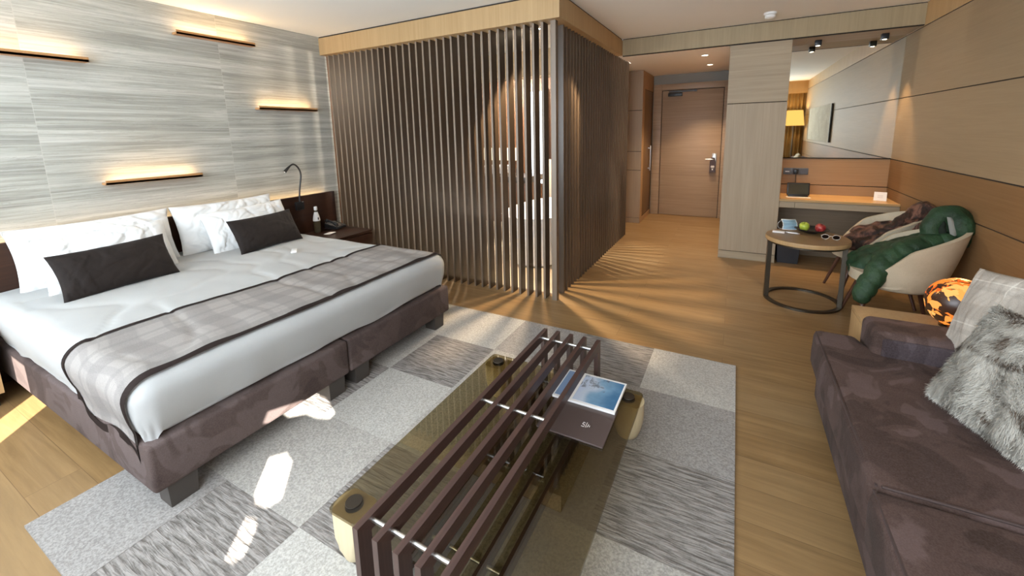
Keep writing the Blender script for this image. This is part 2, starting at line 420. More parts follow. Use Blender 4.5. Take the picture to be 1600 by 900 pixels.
# hall pier
bm = B(-0.112, 0.438, 5.282, 5.75, 0, 2.385); box(bm, -0.112, 0.0, 5.75, 7.8, 0, 2.45)
wh = struct('wall_hall', bm, M['dark_gap'])
for z0, z1, m in ((0, 0.086, M['oak_grey_x']), (0.092, 1.748, M['oak_grey']), (1.756, 2.365, M['oak_grey_x'])):
    mesh_obj('panel', B(-0.118, 0.444, 5.27, 5.745, z0, z1, bev=0.0015, seg=1), m, wh)
mesh_obj('panel', B(-0.118, -0.10, 5.745, 7.66, 0, 2.39), M['oak_hall'], wh)

# niche with mirror
wn = struct('wall_niche', B(0.44, XR + 0.01, 5.76, 5.9, 0, 2.5), M['dark_gap'])
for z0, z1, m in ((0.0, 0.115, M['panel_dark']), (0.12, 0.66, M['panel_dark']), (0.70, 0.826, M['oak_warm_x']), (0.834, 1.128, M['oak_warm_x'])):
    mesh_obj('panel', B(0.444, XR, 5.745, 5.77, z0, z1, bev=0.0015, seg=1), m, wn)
struct('ceiling', B(0.444, XR, 5.312, 5.76, 2.372, 2.5), M['oak_grey_x'])
mr = thing('wall_mirror', 'large frameless mirror above the desk in the niche', 'mirror', (0.944, 5.745, 1.14))
mesh_obj('glass', B(-0.5, 0.496, -0.006, 0.0, 0.0, 1.232), M['mirror'], mr, 0)
mesh_obj('back', B(-0.5, 0.496, 0.0, 0.012, 0.0, 1.232), M['dark_gap'], mr, 0)

# hall end: door wall
wd = struct('wall_far', B(-1.45, 0.1, 7.66, 7.8, 0, 2.5), M['grey_paint'])
dr = struct('door_1', B(-1.155, -0.225, 7.625, 7.659, 0.005, 2.124, bev=0.002), M['door'])
fb = B(-1.30, -1.165, 7.61, 7.66, 0, 2.235, bev=0.002); box(fb, -0.215, -0.16, 7.61, 7.66, 0, 2.235, bev=0.002); box(fb, -1.165, -0.215, 7.61, 7.66, 2.134, 2.235, bev=0.002)
box(fb, -1.17, -1.15, 7.64, 7.66, 0, 2.14, mi=1); box(fb, -0.23, -0.2, 7.64, 7.66, 0, 2.14, mi=1); box(fb, -1.17, -0.2, 7.64, 7.66, 2.12, 2.14, mi=1)
mesh_obj('door_frame', fb, [M['door'], M['dark_gap']], dr)
lk = B(-0.345, -0.275, 7.605, 7.628, 0.80, 1.08, bev=0.006); mesh_obj('lock_plate', lk, M['metal'], dr)
lb = tube(NB(), smooth_path([(-0.31, 7.61, 0.985), (-0.31, 7.565, 0.985), (-0.34, 7.555, 0.985), (-0.44, 7.555, 0.985)]), 0.010); mesh_obj('door_handle', lb, M['metal'], dr)
cb = B(-1.06, -0.84, 7.57, 7.622, 2.03, 2.085, bev=0.004); box(cb, -1.05, -0.62, 7.585, 7.605, 2.095, 2.115); box(cb, -0.66, -0.62, 7.58, 7.61, 2.09, 2.12)
mesh_obj('door_closer', cb, M['black'], dr)
hg = NB()
hp = [(-0.045, 0.0), (0.045, 0.0), (0.045, 0.17), (0.03, 0.215), (0.026, 0.24), (-0.026, 0.24), (-0.03, 0.215), (-0.045, 0.17)]
lo = [hg.verts.new((x, 0, z)) for x, z in hp]; hi = [hg.verts.new((x, 0.003, z)) for x, z in hp]
hg.faces.new(lo); hg.faces.new(hi[::-1])
for i in range(8): hg.faces.new((lo[i], hi[i], hi[(i + 1) % 8], lo[(i + 1) % 8]))
hang = thing('door_hanger', 'dark card hanger hooked over the entrance door handle', 'door hanger', (-0.325, 7.548, 0.775))
mesh_obj('card', hg, mat('hanger_card', 0.5, (0.06, 0.035, 0.035)), hang, 0)
pb = NB(); box(pb, -0.028, 0.028, -0.001, 0.0, 0.085, 0.095); box(pb, -0.022, 0.022, -0.001, 0.0, 0.07, 0.078); box(pb, -0.024, 0.024, -0.001, 0.0, 0.10, 0.108)
mesh_obj('printed_text', pb, M['paper'], hang, 0)
mesh_obj('printed_dot', lathe(NB(), [(0, 0), (0.012, 0)], n=14, cap=False), M['paper'], hang, 0).matrix_local = Matrix.Translation((0, -0.001, 0.045)) @ Matrix.Rotation(PI / 2, 4, 'X')

# hall closet
cl = thing('hall_closet', 'oak closet block beside the entrance door with dark recessed leaf', 'closet', (-1.31, 6.74, 0))
cb = B(-1.2, -0.006, 0.006, 0.915, 0, 2.384); mesh_obj('carcass', cb, M['dark_gap'], cl)
for z0, z1, m in ((0, 0.082, M['oak_hall']), (0.088, 0.852, M['oak_hall']), (0.86, 1.148, M['oak_hall']), (1.156, 1.784, M['oak_hall']), (1.792, 2.384, M['oak_hall'])):
    mesh_obj('front_panel', B(-1.2, 0, 0, 0.012, z0, z1, bev=0.001, seg=1), m, cl)
sb = B(-0.02, 0, 0.01, 0.16, 0, 2.384); box(sb, -0.02, 0, 0.16, 0.915, 2.12, 2.384); box(sb, -0.02, 0, 0.16, 0.915, 0, 0.082)
mesh_obj('side_panel', sb, M['oak_warm_x'], cl)
dl = mesh_obj('closet_door', B(-0.02, -0.004, 0.165, 0.91, 0.09, 2.115, bev=0.002), veneer('closet_dark', (0.20, 0.115, 0.05), (0.14, 0.075, 0.03), 'z'), cl)
hb = tube(NB(), [(0.03, 0.62, 0.80), (0.03, 0.62, 1.22)], 0.012); box(hb, -0.004, 0.03, 0.612, 0.628, 0.83, 0.85); box(hb, -0.004, 0.03, 0.612, 0.628, 1.17, 1.19)
mesh_obj('handle', hb, M['metal'], dl)
struct('wall_bath_side', B(-2.6, -1.5, 6.0, 6.1, 0, 2.5), M['oak_hall'])
struct('wall_bath_hall', B(-2.7, -2.6, 6.0, 7.7, 0, 2.5), M['oak_hall'])

# ================================================================== SLATTED SCREEN + BATHROOM
scr = thing('slatted_screen', 'dark wooden slatted screen around the bathroom corner', 'screen', (-1.36, 3.30, 0))
proto = None
k = 0
x = -1.455
H = 2.40
while x > XL + 0.03:
    p = mesh_obj('slat', B(-0.011, 0.011, -0.02, 0.078, 0, H, bev=0.0015, seg=1), M['slat_shaded'], scr) if proto is None else proto.copy()
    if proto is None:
        proto = p; p.data.materials.append(M['slat_lit'])
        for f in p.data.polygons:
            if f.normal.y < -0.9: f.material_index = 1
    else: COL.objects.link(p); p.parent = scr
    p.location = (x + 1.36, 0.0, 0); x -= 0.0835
py = None; y = 3.475
while y < 5.97:
    if py is None:
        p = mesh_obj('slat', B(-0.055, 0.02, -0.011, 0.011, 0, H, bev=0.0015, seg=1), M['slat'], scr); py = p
    else:
        p = py.copy(); COL.objects.link(p); p.parent = scr
    p.location = (0, y - 3.30, 0); y += 0.0835
pb = B(-0.022, 0.026, -0.022, 0.026, 0, H, bev=0.002, seg=1); cp = mesh_obj('corner_post', pb, [M['slat'], M['slat_lit']], scr)
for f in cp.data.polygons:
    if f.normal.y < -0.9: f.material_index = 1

struct('floor', B(-4.1, -1.40, 3.40, 5.95, 0.0, 0.012), M['tile'])
struct('wall_bath_left', B(-4.25, -4.1, 3.30, 6.1, 0, CZ), M['bathwood'])
struct('wall_bath_back', B(-4.1, -1.5, 5.95, 6.0, 0, 2.42), M['bathwood'])
struct('ceiling', B(-4.1, -1.442, 3.40, 5.97, 2.42, 2.5), M['ceiling'])
# low bulkhead across the bathroom
struct('trim_5', B(-3.05, -1.55, 4.5, 4.72, 2.13, 2.42), mat('bulkhead_paint', 0.7, (0.62, 0.48, 0.30)))
# bathtub
tub = thing('bathtub', 'white freestanding bathtub behind the slatted screen', 'bathtub', (-2.0, 4.62, 0.012))
def ring(a, b, z, n=48): return [Vector((a * (abs(math.cos(t)) ** 0.8) * (1 if math.cos(t) >= 0 else -1), b * (abs(math.sin(t)) ** 0.8) * (1 if math.sin(t) >= 0 else -1), z)) for t in (2 * PI * i / n for i in range(n))]
bm = NB(); rings = []
for a, b, z in ((0.30, 0.60, 0), (0.35, 0.66, 0.02), (0.38, 0.70, 0.30), (0.42, 0.76, 0.56), (0.425, 0.765, 0.575), (0.41, 0.75, 0.58), (0.395, 0.73, 0.565), (0.34, 0.66, 0.25), (0.28, 0.56, 0.14)):
    rings.append([bm.verts.new(p) for p in ring(a, b, z)])
for r0, r1 in zip(rings, rings[1:]):
    for i in range(48): bm.faces.new((r0[i], r0[(i + 1) % 48], r1[(i + 1) % 48], r1[i]))
bm.faces.new(rings[0][::-1]); bm.faces.new(rings[-1])
mesh_obj('tub_shell', bm, M['porcelain'], tub)
bm = tube(NB(), smooth_path([(0.30, -0.72, 0), (0.30, -0.72, 0.75), (0.27, -0.66, 0.86), (0.2, -0.55, 0.86), (0.18, -0.52, 0.80)]), 0.014); mesh_obj('tap', bm, M['chrome'], tub)
d = bpy.data.lights.new('bathroom_fill', 'POINT'); d.energy = 110; d.color = (1, 0.88, 0.72); d.shadow_soft_size = 0.08  # added fill light without a fitting, brightens bulkhead and tub
o = bpy.data.objects.new('bathroom_fill', d); COL.objects.link(o); o.location = (-3.3, 4.95, 2.2)
# vanity
vn = thing('bathroom_vanity', 'dark bathroom counter seen through the slats', 'vanity', (-3.0, 5.1, 0.012))
mesh_obj('counter', B(-0.62, 0.62, -0.26, 0.26, 0.82, 0.90, bev=0.004), M['darkstone'], vn)
mesh_obj('cabinet', B(-0.58, 0.58, -0.22, 0.26, 0.45, 0.82, bev=0.003), M['bathwood'], vn)
lg = B(-0.58, -0.52, -0.2, -0.14, 0, 0.45); mesh_obj('leg', lg, M['darkstone'], vn); mesh_obj('leg', B(0.52, 0.58, -0.2, -0.14, 0, 0.45), M['darkstone'], vn)
bs = lathe(NB(), [(0.10, 0.90), (0.2, 0.93), (0.22, 1.02), (0.205, 1.02), (0.18, 0.95), (0, 0.94)], n=28); mesh_obj('basin', bs, M['porcelain'], vn)
for q, (xx, yy, hh, rr) in enumerate([(0.30, -0.1, 0.17, 0.028), (0.38, -0.05, 0.13, 0.03), (0.46, -0.12, 0.2, 0.022), (0.54, -0.02, 0.11, 0.035)]):
    o = mesh_obj('toiletry_bottle', lathe(NB(), [(rr, 0), (rr, hh * 0.7), (rr * 0.4, hh * 0.8), (rr * 0.4, hh), (0, hh)], n=16), [M['paper'], M['black'], M['paper'], M['darkstone']][q], None, loc=(-3.0 + xx, 5.1 + yy, 0.912))
    tag(o, ['pale bottle on the bathroom counter nearest the basin', 'short black bottle on the bathroom counter', 'tallest pale bottle on the bathroom counter', 'squat dark bottle at the counter end'][q], 'bottle', 'toiletries on the bathroom counter')
# lit niche, half wall, frosted window
nb = B(-3.85, -3.10, 5.90, 5.948, 1.05, 1.25); o = mesh_obj('lit_mirror_band', nb, emit('lit_band', (1.0, 0.8, 0.52), 1.6)); tag(o, 'horizontal lit band above the bathroom counter', 'light')
struct('trim_6', B(-2.45, -1.56, 5.52, 5.60, 0.012, 1.10), mat('bath_half_wall', 0.6, (0.62, 0.52, 0.4)))
win = struct('window_2', B(-2.88, -2.60, 5.90, 5.949, 0.70, 2.10), emit('frosted_daylight', (0.88, 0.94, 1.0), 2.6))
mesh_obj('window_frame', box(B(-2.91, -2.88, 5.88, 5.949, 0.67, 2.13), -2.60, -2.57, 5.88, 5.949, 0.67, 2.13), M['bathwood'], win)
downlight('bathroom_downlight', (-1.66, 3.62, 2.42), 'round downlight over the tub side of the bathroom', 180, (1, 0.76, 0.50), 1.3, 0.25)
downlight('bathroom_downlight', (-2.05, 4.85, 2.42), 'round downlight centred over the bathtub', 150, (1, 0.93, 0.85), 1.15, 0.3)

# hall downlights
downlight('hall_downlight', (-0.41, 5.90, 2.388), 'hall ceiling spotlight nearest the room', 58, (1, 0.76, 0.52), 2.0, 0.7)
downlight('hall_downlight', (-0.40, 6.80, 2.388), 'hall ceiling spotlight nearest the entrance door', 62, (1, 0.74, 0.48), 1.75, 0.5)
# smoke detector
sd = thing('smoke_detector', 'round white smoke detector on the ceiling', 'smoke detector', (0.214, 4.90, CZ))
mesh_obj('base', lathe(NB(), [(0, 0), (0.055, 0), (0.055, -0.018), (0.048, -0.022)], n=28), M['white'], sd)
mesh_obj('sensor_head', lathe(NB(), [(0.044, -0.022), (0.046, -0.045), (0.032, -0.056), (0, -0.056)], n=28), M['white'], sd)

# ================================================================== SHELVES AND HEADBOARD
sh = thing('ledge_light', '', 'wall light', (XL, 0, 0))
def ledge(L):
    b = B(0.0, 0.075, -L / 2, L / 2, -0.017, 0.0, bev=0.001, seg=1)
    box(b, 0.067, 0.075, -L / 2, L / 2, -0.017, 0.016, bev=0.001, seg=1); return b
ledge_mat = veneer('ledge_oak', (0.46, 0.25, 0.105), (0.36, 0.185, 0.075), 'y', 0.4)
bpy.data.objects.remove(sh)
for yc, z, lab in ((0.965, 2.065, 'long backlit wooden wall ledge at the far left edge'),
                   (2.155, 2.36, 'highest backlit wooden wall ledge just under the ceiling'),
                   (2.755, 1.785, 'backlit wooden wall ledge closest to the slatted screen'),
                   (1.565, 1.20, 'lowest backlit wooden wall ledge right above the pillows')):
    t = thing('ledge_light', lab, 'wall light', (XL, yc, z), group='glowing ledges on the stone wall')
    mesh_obj('ledge', ledge(0.63), ledge_mat, t)
    led_part(t, 0.035, 0.06, -0.27, 0.27, 0.001, 0.007)

hb = thing('headboard', 'low dark walnut headboard panel with light glowing behind it', 'headboard', (XL + 0.002, 1.75, 0))
mesh_obj('panel', B(0.05, 0.09, -1.75, 1.42, 0.0, 0.885, bev=0.003), M['headboard'], hb)
mesh_obj('backing', B(0.0, 0.05, -1.75, 1.37, 0.0, 0.83), M['headboard'], hb)
led_part(hb, 0.012, 0.04, -1.70, 1.33, 0.831, 0.836, m=emit('led_head', (1.0, 0.62, 0.27), 13))

# ================================================================== BED
TOPZ, R0 = 0.585, 0.085
BX0, BX1, BY0, BY1 = -4.0, -1.93, 0.56, 2.51
def drape(x, y, off=0.0, r=R0, seed=0.0, wr=0.006):
    ex = max(0, x - (BX1 - r)); ey = 0
    if y < BY0 + r: ey = y - (BY0 + r)
    elif y > BY1 - r: ey = y - (BY1 - r)
    d = math.hypot(ex, ey)
    ix = min(x, BX1 - r); iy = min(max(y, BY0 + r), BY1 - r)
    if d < 1e-9:
        zz = TOPZ + off
        zz += 0.010 * N((x, y, seed), 2.2) + 0.006 * N((x * 0.7 + y * 0.3, y * 1.6, seed), 5) - 0.010 * (1 - abs(N((x * 0.9 - y * 0.5, y * 1.5 + x * 0.3, seed + 2), 2.4))) ** 14
        # puffiness: slightly lower near edges
        return Vector((ix, iy, zz))
    nx, ny = ex / d, ey / d
    R = r + off
    if d < r * PI / 2: o, dz = R * math.sin(d / r), R * (1 - math.cos(d / r))
    else: o, dz = R, R + (d - r * PI / 2)
    fold = max(0.0, min(1.0, (dz - 0.05) / 0.18))
    w = wr * 2.2 * fold * N((x * 5 if abs(ny) > 0.5 else 0, y * 5 if abs(nx) > 0.5 else 0, dz * 1.5 + seed), 1.3)
    o += w - 0.03 * fold * fold
    zz = TOPZ + off - dz + 0.006 * N((x, y, seed), 3.0)
    return Vector((ix + nx * o, iy + ny * o, zz))
bed = thing('bed', 'wide double bed on brown velvet bases against the stone wall', 'bed', (-3.0, 1.53, 0))
bl = Vector((-3.0, 1.53, 0))
def rel(bm, o=bl):
    bmesh.ops.translate(bm, verts=bm.verts[:], vec=-o); return bm
mesh_obj('base', rel(B(-4.0, -1.93, 0.575, 1.522, 0.118, 0.325, bev=0.018, seg=4)), M['bedbase'], bed)
mesh_obj('base', rel(B(-4.0, -1.93, 1.526, 2.495, 0.118, 0.325, bev=0.018, seg=4)), M['bedbase'], bed)
for (lx, ly) in ((-2.0, 0.675), (-2.0, 1.44), (-2.0, 1.625), (-2.0, 2.385), (-3.85, 0.70), (-3.85, 1.44), (-3.85, 1.64), (-3.85, 2.38)):
    l = NB(); a, b = 0.047, 0.05
    vs = [l.verts.new((lx + sx * a, ly + sy * b, 0.0)) for sx, sy in ((-1, -1), (1, -1), (1, 1), (-1, 1))]
    vt = [l.verts.new((lx + sx * (a + 0.004), ly + sy * (b + 0.004), 0.122)) for sx, sy in ((-1, -1), (1, -1), (1, 1), (-1, 1))]
    l.faces.new(vs[::-1]); l.faces.new(vt)
    for i in range(4): l.faces.new((vs[i], vs[(i + 1) % 4], vt[(i + 1) % 4], vt[i]))
    bmesh.ops.translate(l, verts=l.verts[:], vec=(0, 0, 0.012 if lx > -2.39 and ly > 0.32 else 0.0))
    mesh_obj('leg', rel(l), M['leggrey'], bed)
mesh_obj('mattress', rel(B(-3.99, -1.97, 0.62, 2.45, 0.32, 0.555, bev=0.05, seg=4)), M['sheet'], bed)
# duvet: drops to the base on three sides
DROP = 0.0
def hemlen(t, base): return base + 0.02 * N((t, 0, 3.1), 2.3) + 0.008 * N((t, 0, 9.1), 9)
bm = NB()
EX = R0 * (PI / 2 - 1)
def duv(u, v):
    ye0 = BY0 - 0.16 - EX; ye1 = BY1 + 0.17 + EX; xe = BX1 + 0.155 + EX
    ye0 += 0.03 * N((u * 4, 0.3, 0), 1.7)
    x = -3.98 + (xe + 3.98 + 0.02 * N((0, v * 5, 1), 1.3)) * u; y = ye0 + (ye1 - ye0) * v
    return drape(x, y, 0.0, seed=0.7)
grid(bm, 130, 120, duv)
bmesh.ops.solidify(bm, geom=bm.faces[:], thickness=0.006)
dv = mesh_obj('duvet', bm, M['sheet'], None, 60); tag(dv, 'smooth white duvet covering the bed mattress', 'duvet')
# runner
def plaid_mat(name, base, dark, light, su=(9, 5), rot=False):
    m = mat(name, 0.9, base, spec=0.1); t = NT(m)
    tc = t.n('ShaderNodeTexCoord'); sp = t.n('ShaderNodeSeparateXYZ'); t.l(tc.outputs['UV'], sp.inputs[0])
    c = None
    def bands(sock, freq, phase, w, soft):
        f = t.math('FRACT', t.math('ADD', t.math('MULTIPLY', sock, freq), phase))
        d = t.math('ABSOLUTE', t.math('SUBTRACT', f, 0.5))
        return t.ramp(d, [(max(0, w - soft), (1, 1, 1)), (w + soft, (0, 0, 0))])
    U, V = sp.outputs[0], sp.outputs[1]
    col = t.mix(t.math('MULTIPLY', bands(U, su[0], 0.1, 0.17, 0.02), 0.5), base, dark)
    col = t.mix(t.math('MULTIPLY', bands(V, su[1], 0.3, 0.17, 0.02), 0.5), col, dark)
    col = t.mix(t.math('MULTIPLY', bands(U, su[0], 0.55, 0.05, 0.01), 0.45), col, dark)
    col = t.mix(t.math('MULTIPLY', bands(V, su[1], 0.75, 0.05, 0.01), 0.45), col, dark)
    col = t.mix(t.math('MULTIPLY', bands(U, su[0], 0.38, 0.012, 0.008), 0.7), col, light)
    col = t.mix(t.math('MULTIPLY', bands(V, su[1], 0.58, 0.012, 0.008), 0.7), col, light)
    n = t.noise(t.coord('Object'), 420, 2, 0.7)
    col = t.mix(0.16, col, t.ramp(n, [(0.35, (0.05, 0.05, 0.05)), (0.65, (0.95, 0.93, 0.9))]))
    t.color(col); t.bump(n, 0.15, 0.001); return m
M['plaid_bed'] = plaid_mat('plaid_runner', (0.56, 0.515, 0.48), (0.36, 0.325, 0.305), (0.50, 0.46, 0.43), (8.0, 2.4))
M['plaid_cushion'] = plaid_mat('plaid_cushion', (0.55, 0.49, 0.42), (0.36, 0.31, 0.26), (0.80, 0.75, 0.66), (2.2, 2.2))
RX0, RX1 = -2.60, -1.985
def run(u, v, off):
    ye0 = BY0 - 0.215 - EX - 0.05 * max(0, (u - 0.55)) * 2 + 0.025 * math.sin(u * 9 + 1.0); ye1 = BY1 + 0.20 + EX
    y = ye0 + (ye1 - ye0) * v
    x = RX0 + (RX1 - RX0) * u + 0.010 * N((0, y, 1), 2.2) - 0.05 * (1 - u) * max(0, 1.0 - v * 2.2) * 0.6
    return drape(x, y, off, seed=0.7, wr=0.009)
rn = thing('bed_runner', 'grey plaid bed runner with dark edging across the bed foot', 'bed runner', tuple(bl))
bm = NB(); grid(bm, 40, 150, lambda u, v: run(u, v, 0.009) - bl, lambda u, v: (v, u)); bmesh.ops.solidify(bm, geom=bm.faces[:], thickness=0.003)
mesh_obj('plaid_cloth', bm, M['plaid_bed'], rn, 60)
bw = 0.05
bm = NB()
grid(bm, 3, 150, lambda u, v: run(u * bw, v, 0.0125) - bl)
grid(bm, 3, 150, lambda u, v: run(1 - bw * 1.1 + u * bw * 1.1, v, 0.0125) - bl)
grid(bm, 40, 3, lambda u, v: run(u, v * 0.016, 0.0125) - bl)
grid(bm, 40, 3, lambda u, v: run(u, 1 - 0.012 + v * 0.012, 0.0125) - bl)
bmesh.ops.solidify(bm, geom=bm.faces[:], thickness=0.003)
mesh_obj('edging', bm, M['border'], rn, 60)

def pillow_bm(w, h, t, seed=0.0, wr=0.01, nu=72, nv=54, bow=0.05, p=0.42, flange=0, sag=0.0):
    bm = NB()
    uvl = bm.loops.layers.uv.verify()
    def P(u, v, s):
        x = w / 2 * u * (1 - bow * (1 - v * v) * abs(u) ** 3); z = h / 2 * v * (1 - bow * 1.3 * (1 - u * u) * abs(v) ** 3)
        e = max(0.0, (1 - u * u)) ** p * max(0.0, (1 - v * v)) ** p
        th = t / 2 * e * (1 + 0.15 * N((u, v, seed), 1.3) - sag * v)
        wx = 0.5 * N((u * 1.3, v * 1.3, seed + 5), 1.0); wz = 0.5 * N((u * 1.3, v * 1.3, seed + 15), 1.0)
        a_ = N(((u + wx) * (2.4 + 1.2 * u * v) + seed, (v + wz) * 0.9, seed * 2 + s), 1.2)
        b_ = N(((u + wz) * 4.2 - v * 1.1 + seed, (v + wx) * 1.3, seed + s * 4), 1.3)
        f = wr * e ** 0.45 * (0.9 * a_ - 0.9 * (1 - abs(a_)) ** 10 * (0.4 + abs(v)) + 0.35 * b_ - 0.45 * (1 - abs(b_)) ** 12 + 0.12 * N((u * 14, v * 5, seed), 1.0))
        rad = wr * 0.8 * N((math.atan2(v, u) * 4, seed, s), 1.0) * (u * u * v * v)
        return Vector((x, s * (th + f + rad), z))
    for s in (-1, 1):
        vs = [[bm.verts.new(P(-1 + 2 * i / nu, -1 + 2 * j / nv, s)) for j in range(nv + 1)] for i in range(nu + 1)]
        for i in range(nu):
            for j in range(nv):
                q = [(i, j), (i + 1, j), (i + 1, j + 1), (i, j + 1)]
                if s > 0: q = q[::-1]
                f = bm.faces.new([vs[a][b] for a, b in q])
                for l, (a, b) in zip(f.loops, q): l[uvl].uv = (a / nu, b / nv)
    bmesh.ops.remove_doubles(bm, verts=bm.verts[:], dist=0.0004)
    return bm
def place(o, loc, right, up):
    """local X -> right, local Z -> up (orthogonalised)"""
    r = Vector(right).normalized(); u = Vector(up); u = (u - r * u.dot(r)).normalized(); f = u.cross(r)
    o.matrix_world = Matrix.Translation(loc) @ Matrix((r, f, u)).transposed().to_4x4(); return o
def pil(name, loc, right, up, w, h, t, mater, label, cat, group=None, **k):
    o = mesh_obj(name, pillow_bm(w, h, t, **k), mater, None, 70)
    place(o, loc, right, up); return tag(o, label, cat, group)
pil('pillow', (-3.90, 1.13, 0.765), (0, 1, 0.0), (-0.30, 0, 1), 0.86, 0.42, 0.19, M['sheet'], 'large white pillow at the left against the headboard', 'pillow', 'white bed pillows', seed=1.2, wr=0.017)
pil('pillow', (-3.72, 1.12, 0.735), (-0.04, 1, 0), (-0.42, 0, 1), 0.70, 0.38, 0.17, M['sheet'], 'white pillow directly behind the left brown bolster cushion', 'pillow', 'white bed pillows', seed=4.4, wr=0.017)
pil('pillow', (-3.90, 1.98, 0.765), (0, 1, 0.0), (-0.30, 0, 1), 0.82, 0.42, 0.19, M['sheet'], 'large white pillow at the right against the headboard', 'pillow', 'white bed pillows', seed=7.7, wr=0.017)
pil('pillow', (-3.74, 2.06, 0.735), (-0.04, 1, 0.02), (-0.42, 0, 1), 0.72, 0.38, 0.17, M['sheet'], 'white pillow directly behind the right brown cushion', 'pillow', 'white bed pillows', seed=2.9, wr=0.017)
pil('throw_cushion', (-3.44, 1.055, 0.715), (-0.10, 1, 0.0), (-0.5, -0.05, 1), 0.60, 0.30, 0.13, M['cushion_dark'], 'brown velvet cushion on the left half of the bed', 'cushion', 'brown velvet bed cushions', seed=3.3, wr=0.006, bow=0.06)
pil('throw_cushion', (-3.50, 2.06, 0.715), (-0.10, 1, 0.0), (-0.5, -0.05, 1), 0.58, 0.30, 0.13, M['cushion_dark'], 'brown velvet cushion on the right half of the bed', 'cushion', 'brown velvet bed cushions', seed=6.1, wr=0.006, bow=0.06)
o = mesh_obj('remote_control', B(-0.022, 0.022, -0.05, 0.05, 0, 0.014, bev=0.005), M['white'], None, loc=(-3.09, 2.015, 0.590)); o.rotation_euler = (0, 0, 0.9)
tag(o, 'small white remote lying on the white duvet', 'remote')

# reading lamp
rl = thing('reading_lamp', 'black gooseneck reading lamp rising from the headboard', 'lamp', (-4.0, 2.72, 0.80))
mesh_obj('mount', B(-0.015, 0.02, -0.045, 0.045, -0.055, 0.03, bev=0.006), M['black'], rl)
mesh_obj('gooseneck', tube(NB(), smooth_path([(0.01, 0, 0.02), (0.012, 0.012, 0.15), (0.01, 0.045, 0.30), (0.005, 0.03, 0.38), (0.005, -0.02, 0.425), (0.01, -0.07, 0.405)], 8), 0.0085), M['black'], rl)
mesh_obj('lamp_head', tube(NB(), [(0.01, -0.065, 0.408), (0.012, -0.09, 0.39), (0.014, -0.13, 0.355)], [0.009, 0.013, 0.017]), M['black'], rl)
mesh_obj('led_lens', lathe(NB(), [(0, 0), (0.011, 0)], n=14, cap=False), M['white'], rl).matrix_local = Matrix.Translation((0.0143, -0.1308, 0.3543)) @ Matrix.Rotation(2.3, 4, 'X')

# nightstand right + items
def nightstand(y0, y1, label, m, fx=0.0):
    t = thing('nightstand', label, 'nightstand', (-3.75, (y0 + y1) / 2, 0)); w = (y1 - y0) / 2; fx = 0.27 + fx
    mesh_obj('top', B(-0.258, fx, -w, w, 0.455, 0.48, bev=0.002), m, t)
    mesh_obj('body', B(-0.258, fx - 0.01, -w + 0.01, w - 0.01, 0.08, 0.455), m, t)
    mesh_obj('drawer', B(fx - 0.01, fx + 0.005, -w + 0.015, w - 0.015, 0.28, 0.445, bev=0.002), m, t)
    mesh_obj('plinth', B(-0.25, fx - 0.04, -w + 0.03, w - 0.03, 0, 0.08), M['dark_gap'], t); return t
nightstand(2.60, 3.20, 'dark walnut nightstand between the bed and the slatted screen', M['headboard'])
nightstand(-0.25, 0.54, 'oak nightstand at the left edge beside the bed', M['oak'], -0.16)
bt = thing('water_bottle', 'glass water bottle with a white cap on the nightstand', 'bottle', (-3.94, 2.86, 0.48))
mesh_obj('glass_body', lathe(NB(), [(0, 0.002), (0.034, 0.0), (0.036, 0.02), (0.036, 0.13), (0.030, 0.17), (0.016, 0.225), (0.014, 0.25), (0, 0.25)], n=24), mat('bottle_glass', 0.08, (0.07, 0.055, 0.03)), bt)
mesh_obj('neck_label', lathe(NB(), [(0.0362, 0.125), (0.0365, 0.135), (0.031, 0.172), (0.0172, 0.222)], n=24, cap=False), M['paper'], bt)
mesh_obj('cap', lathe(NB(), [(0.016, 0.24), (0.0175, 0.245), (0.0175, 0.275), (0.014, 0.28), (0, 0.28)], n=20), M['paper'], bt)
mesh_obj('label_print', B(0.0, 0.002, -0.006, 0.006, 0.14, 0.165), M['black'], bt).location = (0.0345, -0.004, 0)
ph = thing('telephone', 'dark desk telephone on the nightstand beside the bottle', 'telephone', (-3.93, 3.07, 0.48), 0.2)
pb = NB(); vs = [pb.verts.new(c) for c in ((-0.08, -0.07, 0), (0.09, -0.07, 0), (0.09, 0.09, 0), (-0.08, 0.09, 0), (-0.08, -0.07, 0.07), (0.09, -0.07, 0.025), (0.09, 0.09, 0.025), (-0.08, 0.09, 0.07))]
for f in ((3, 2, 1, 0), (4, 5, 6, 7), (0, 1, 5, 4), (1, 2, 6, 5), (2, 3, 7, 6), (3, 0, 4, 7)): pb.faces.new([vs[i] for i in f])
bmesh.ops.bevel(pb, geom=pb.edges[:], offset=0.006, segments=2, affect='EDGES'); mesh_obj('body', pb, M['black'], ph)
hs = tube(NB(), smooth_path([(-0.065, -0.05, 0.085), (-0.04, -0.05, 0.094), (0.03, -0.05, 0.072), (0.075, -0.05, 0.05)]), [0.02] * 6 + [0.012] * 7 + [0.019] * 6); mesh_obj('handset', hs, M['black'], ph)
kp = NB()
for i in range(3):
    for j in range(4):
        cx, cy = 0.0 + 0.02 * j, 0.01 + 0.02 * i; box(kp, cx - 0.007, cx + 0.007, cy - 0.007, cy + 0.007, 0.068 - 0.265 * (cx + 0.08) + 0.0, 0.076 - 0.265 * (cx + 0.08))
mesh_obj('keypad', kp, M['metal'], ph)
o = mesh_obj('note_card', B(-0.035, 0.035, -0.055, 0.055, 0, 0.002), M['paper'], None, loc=(-3.76, 2.87, 0.481)); o.rotation_euler = (0, 0, 0.3); tag(o, 'small white note card lying on the nightstand', 'card')

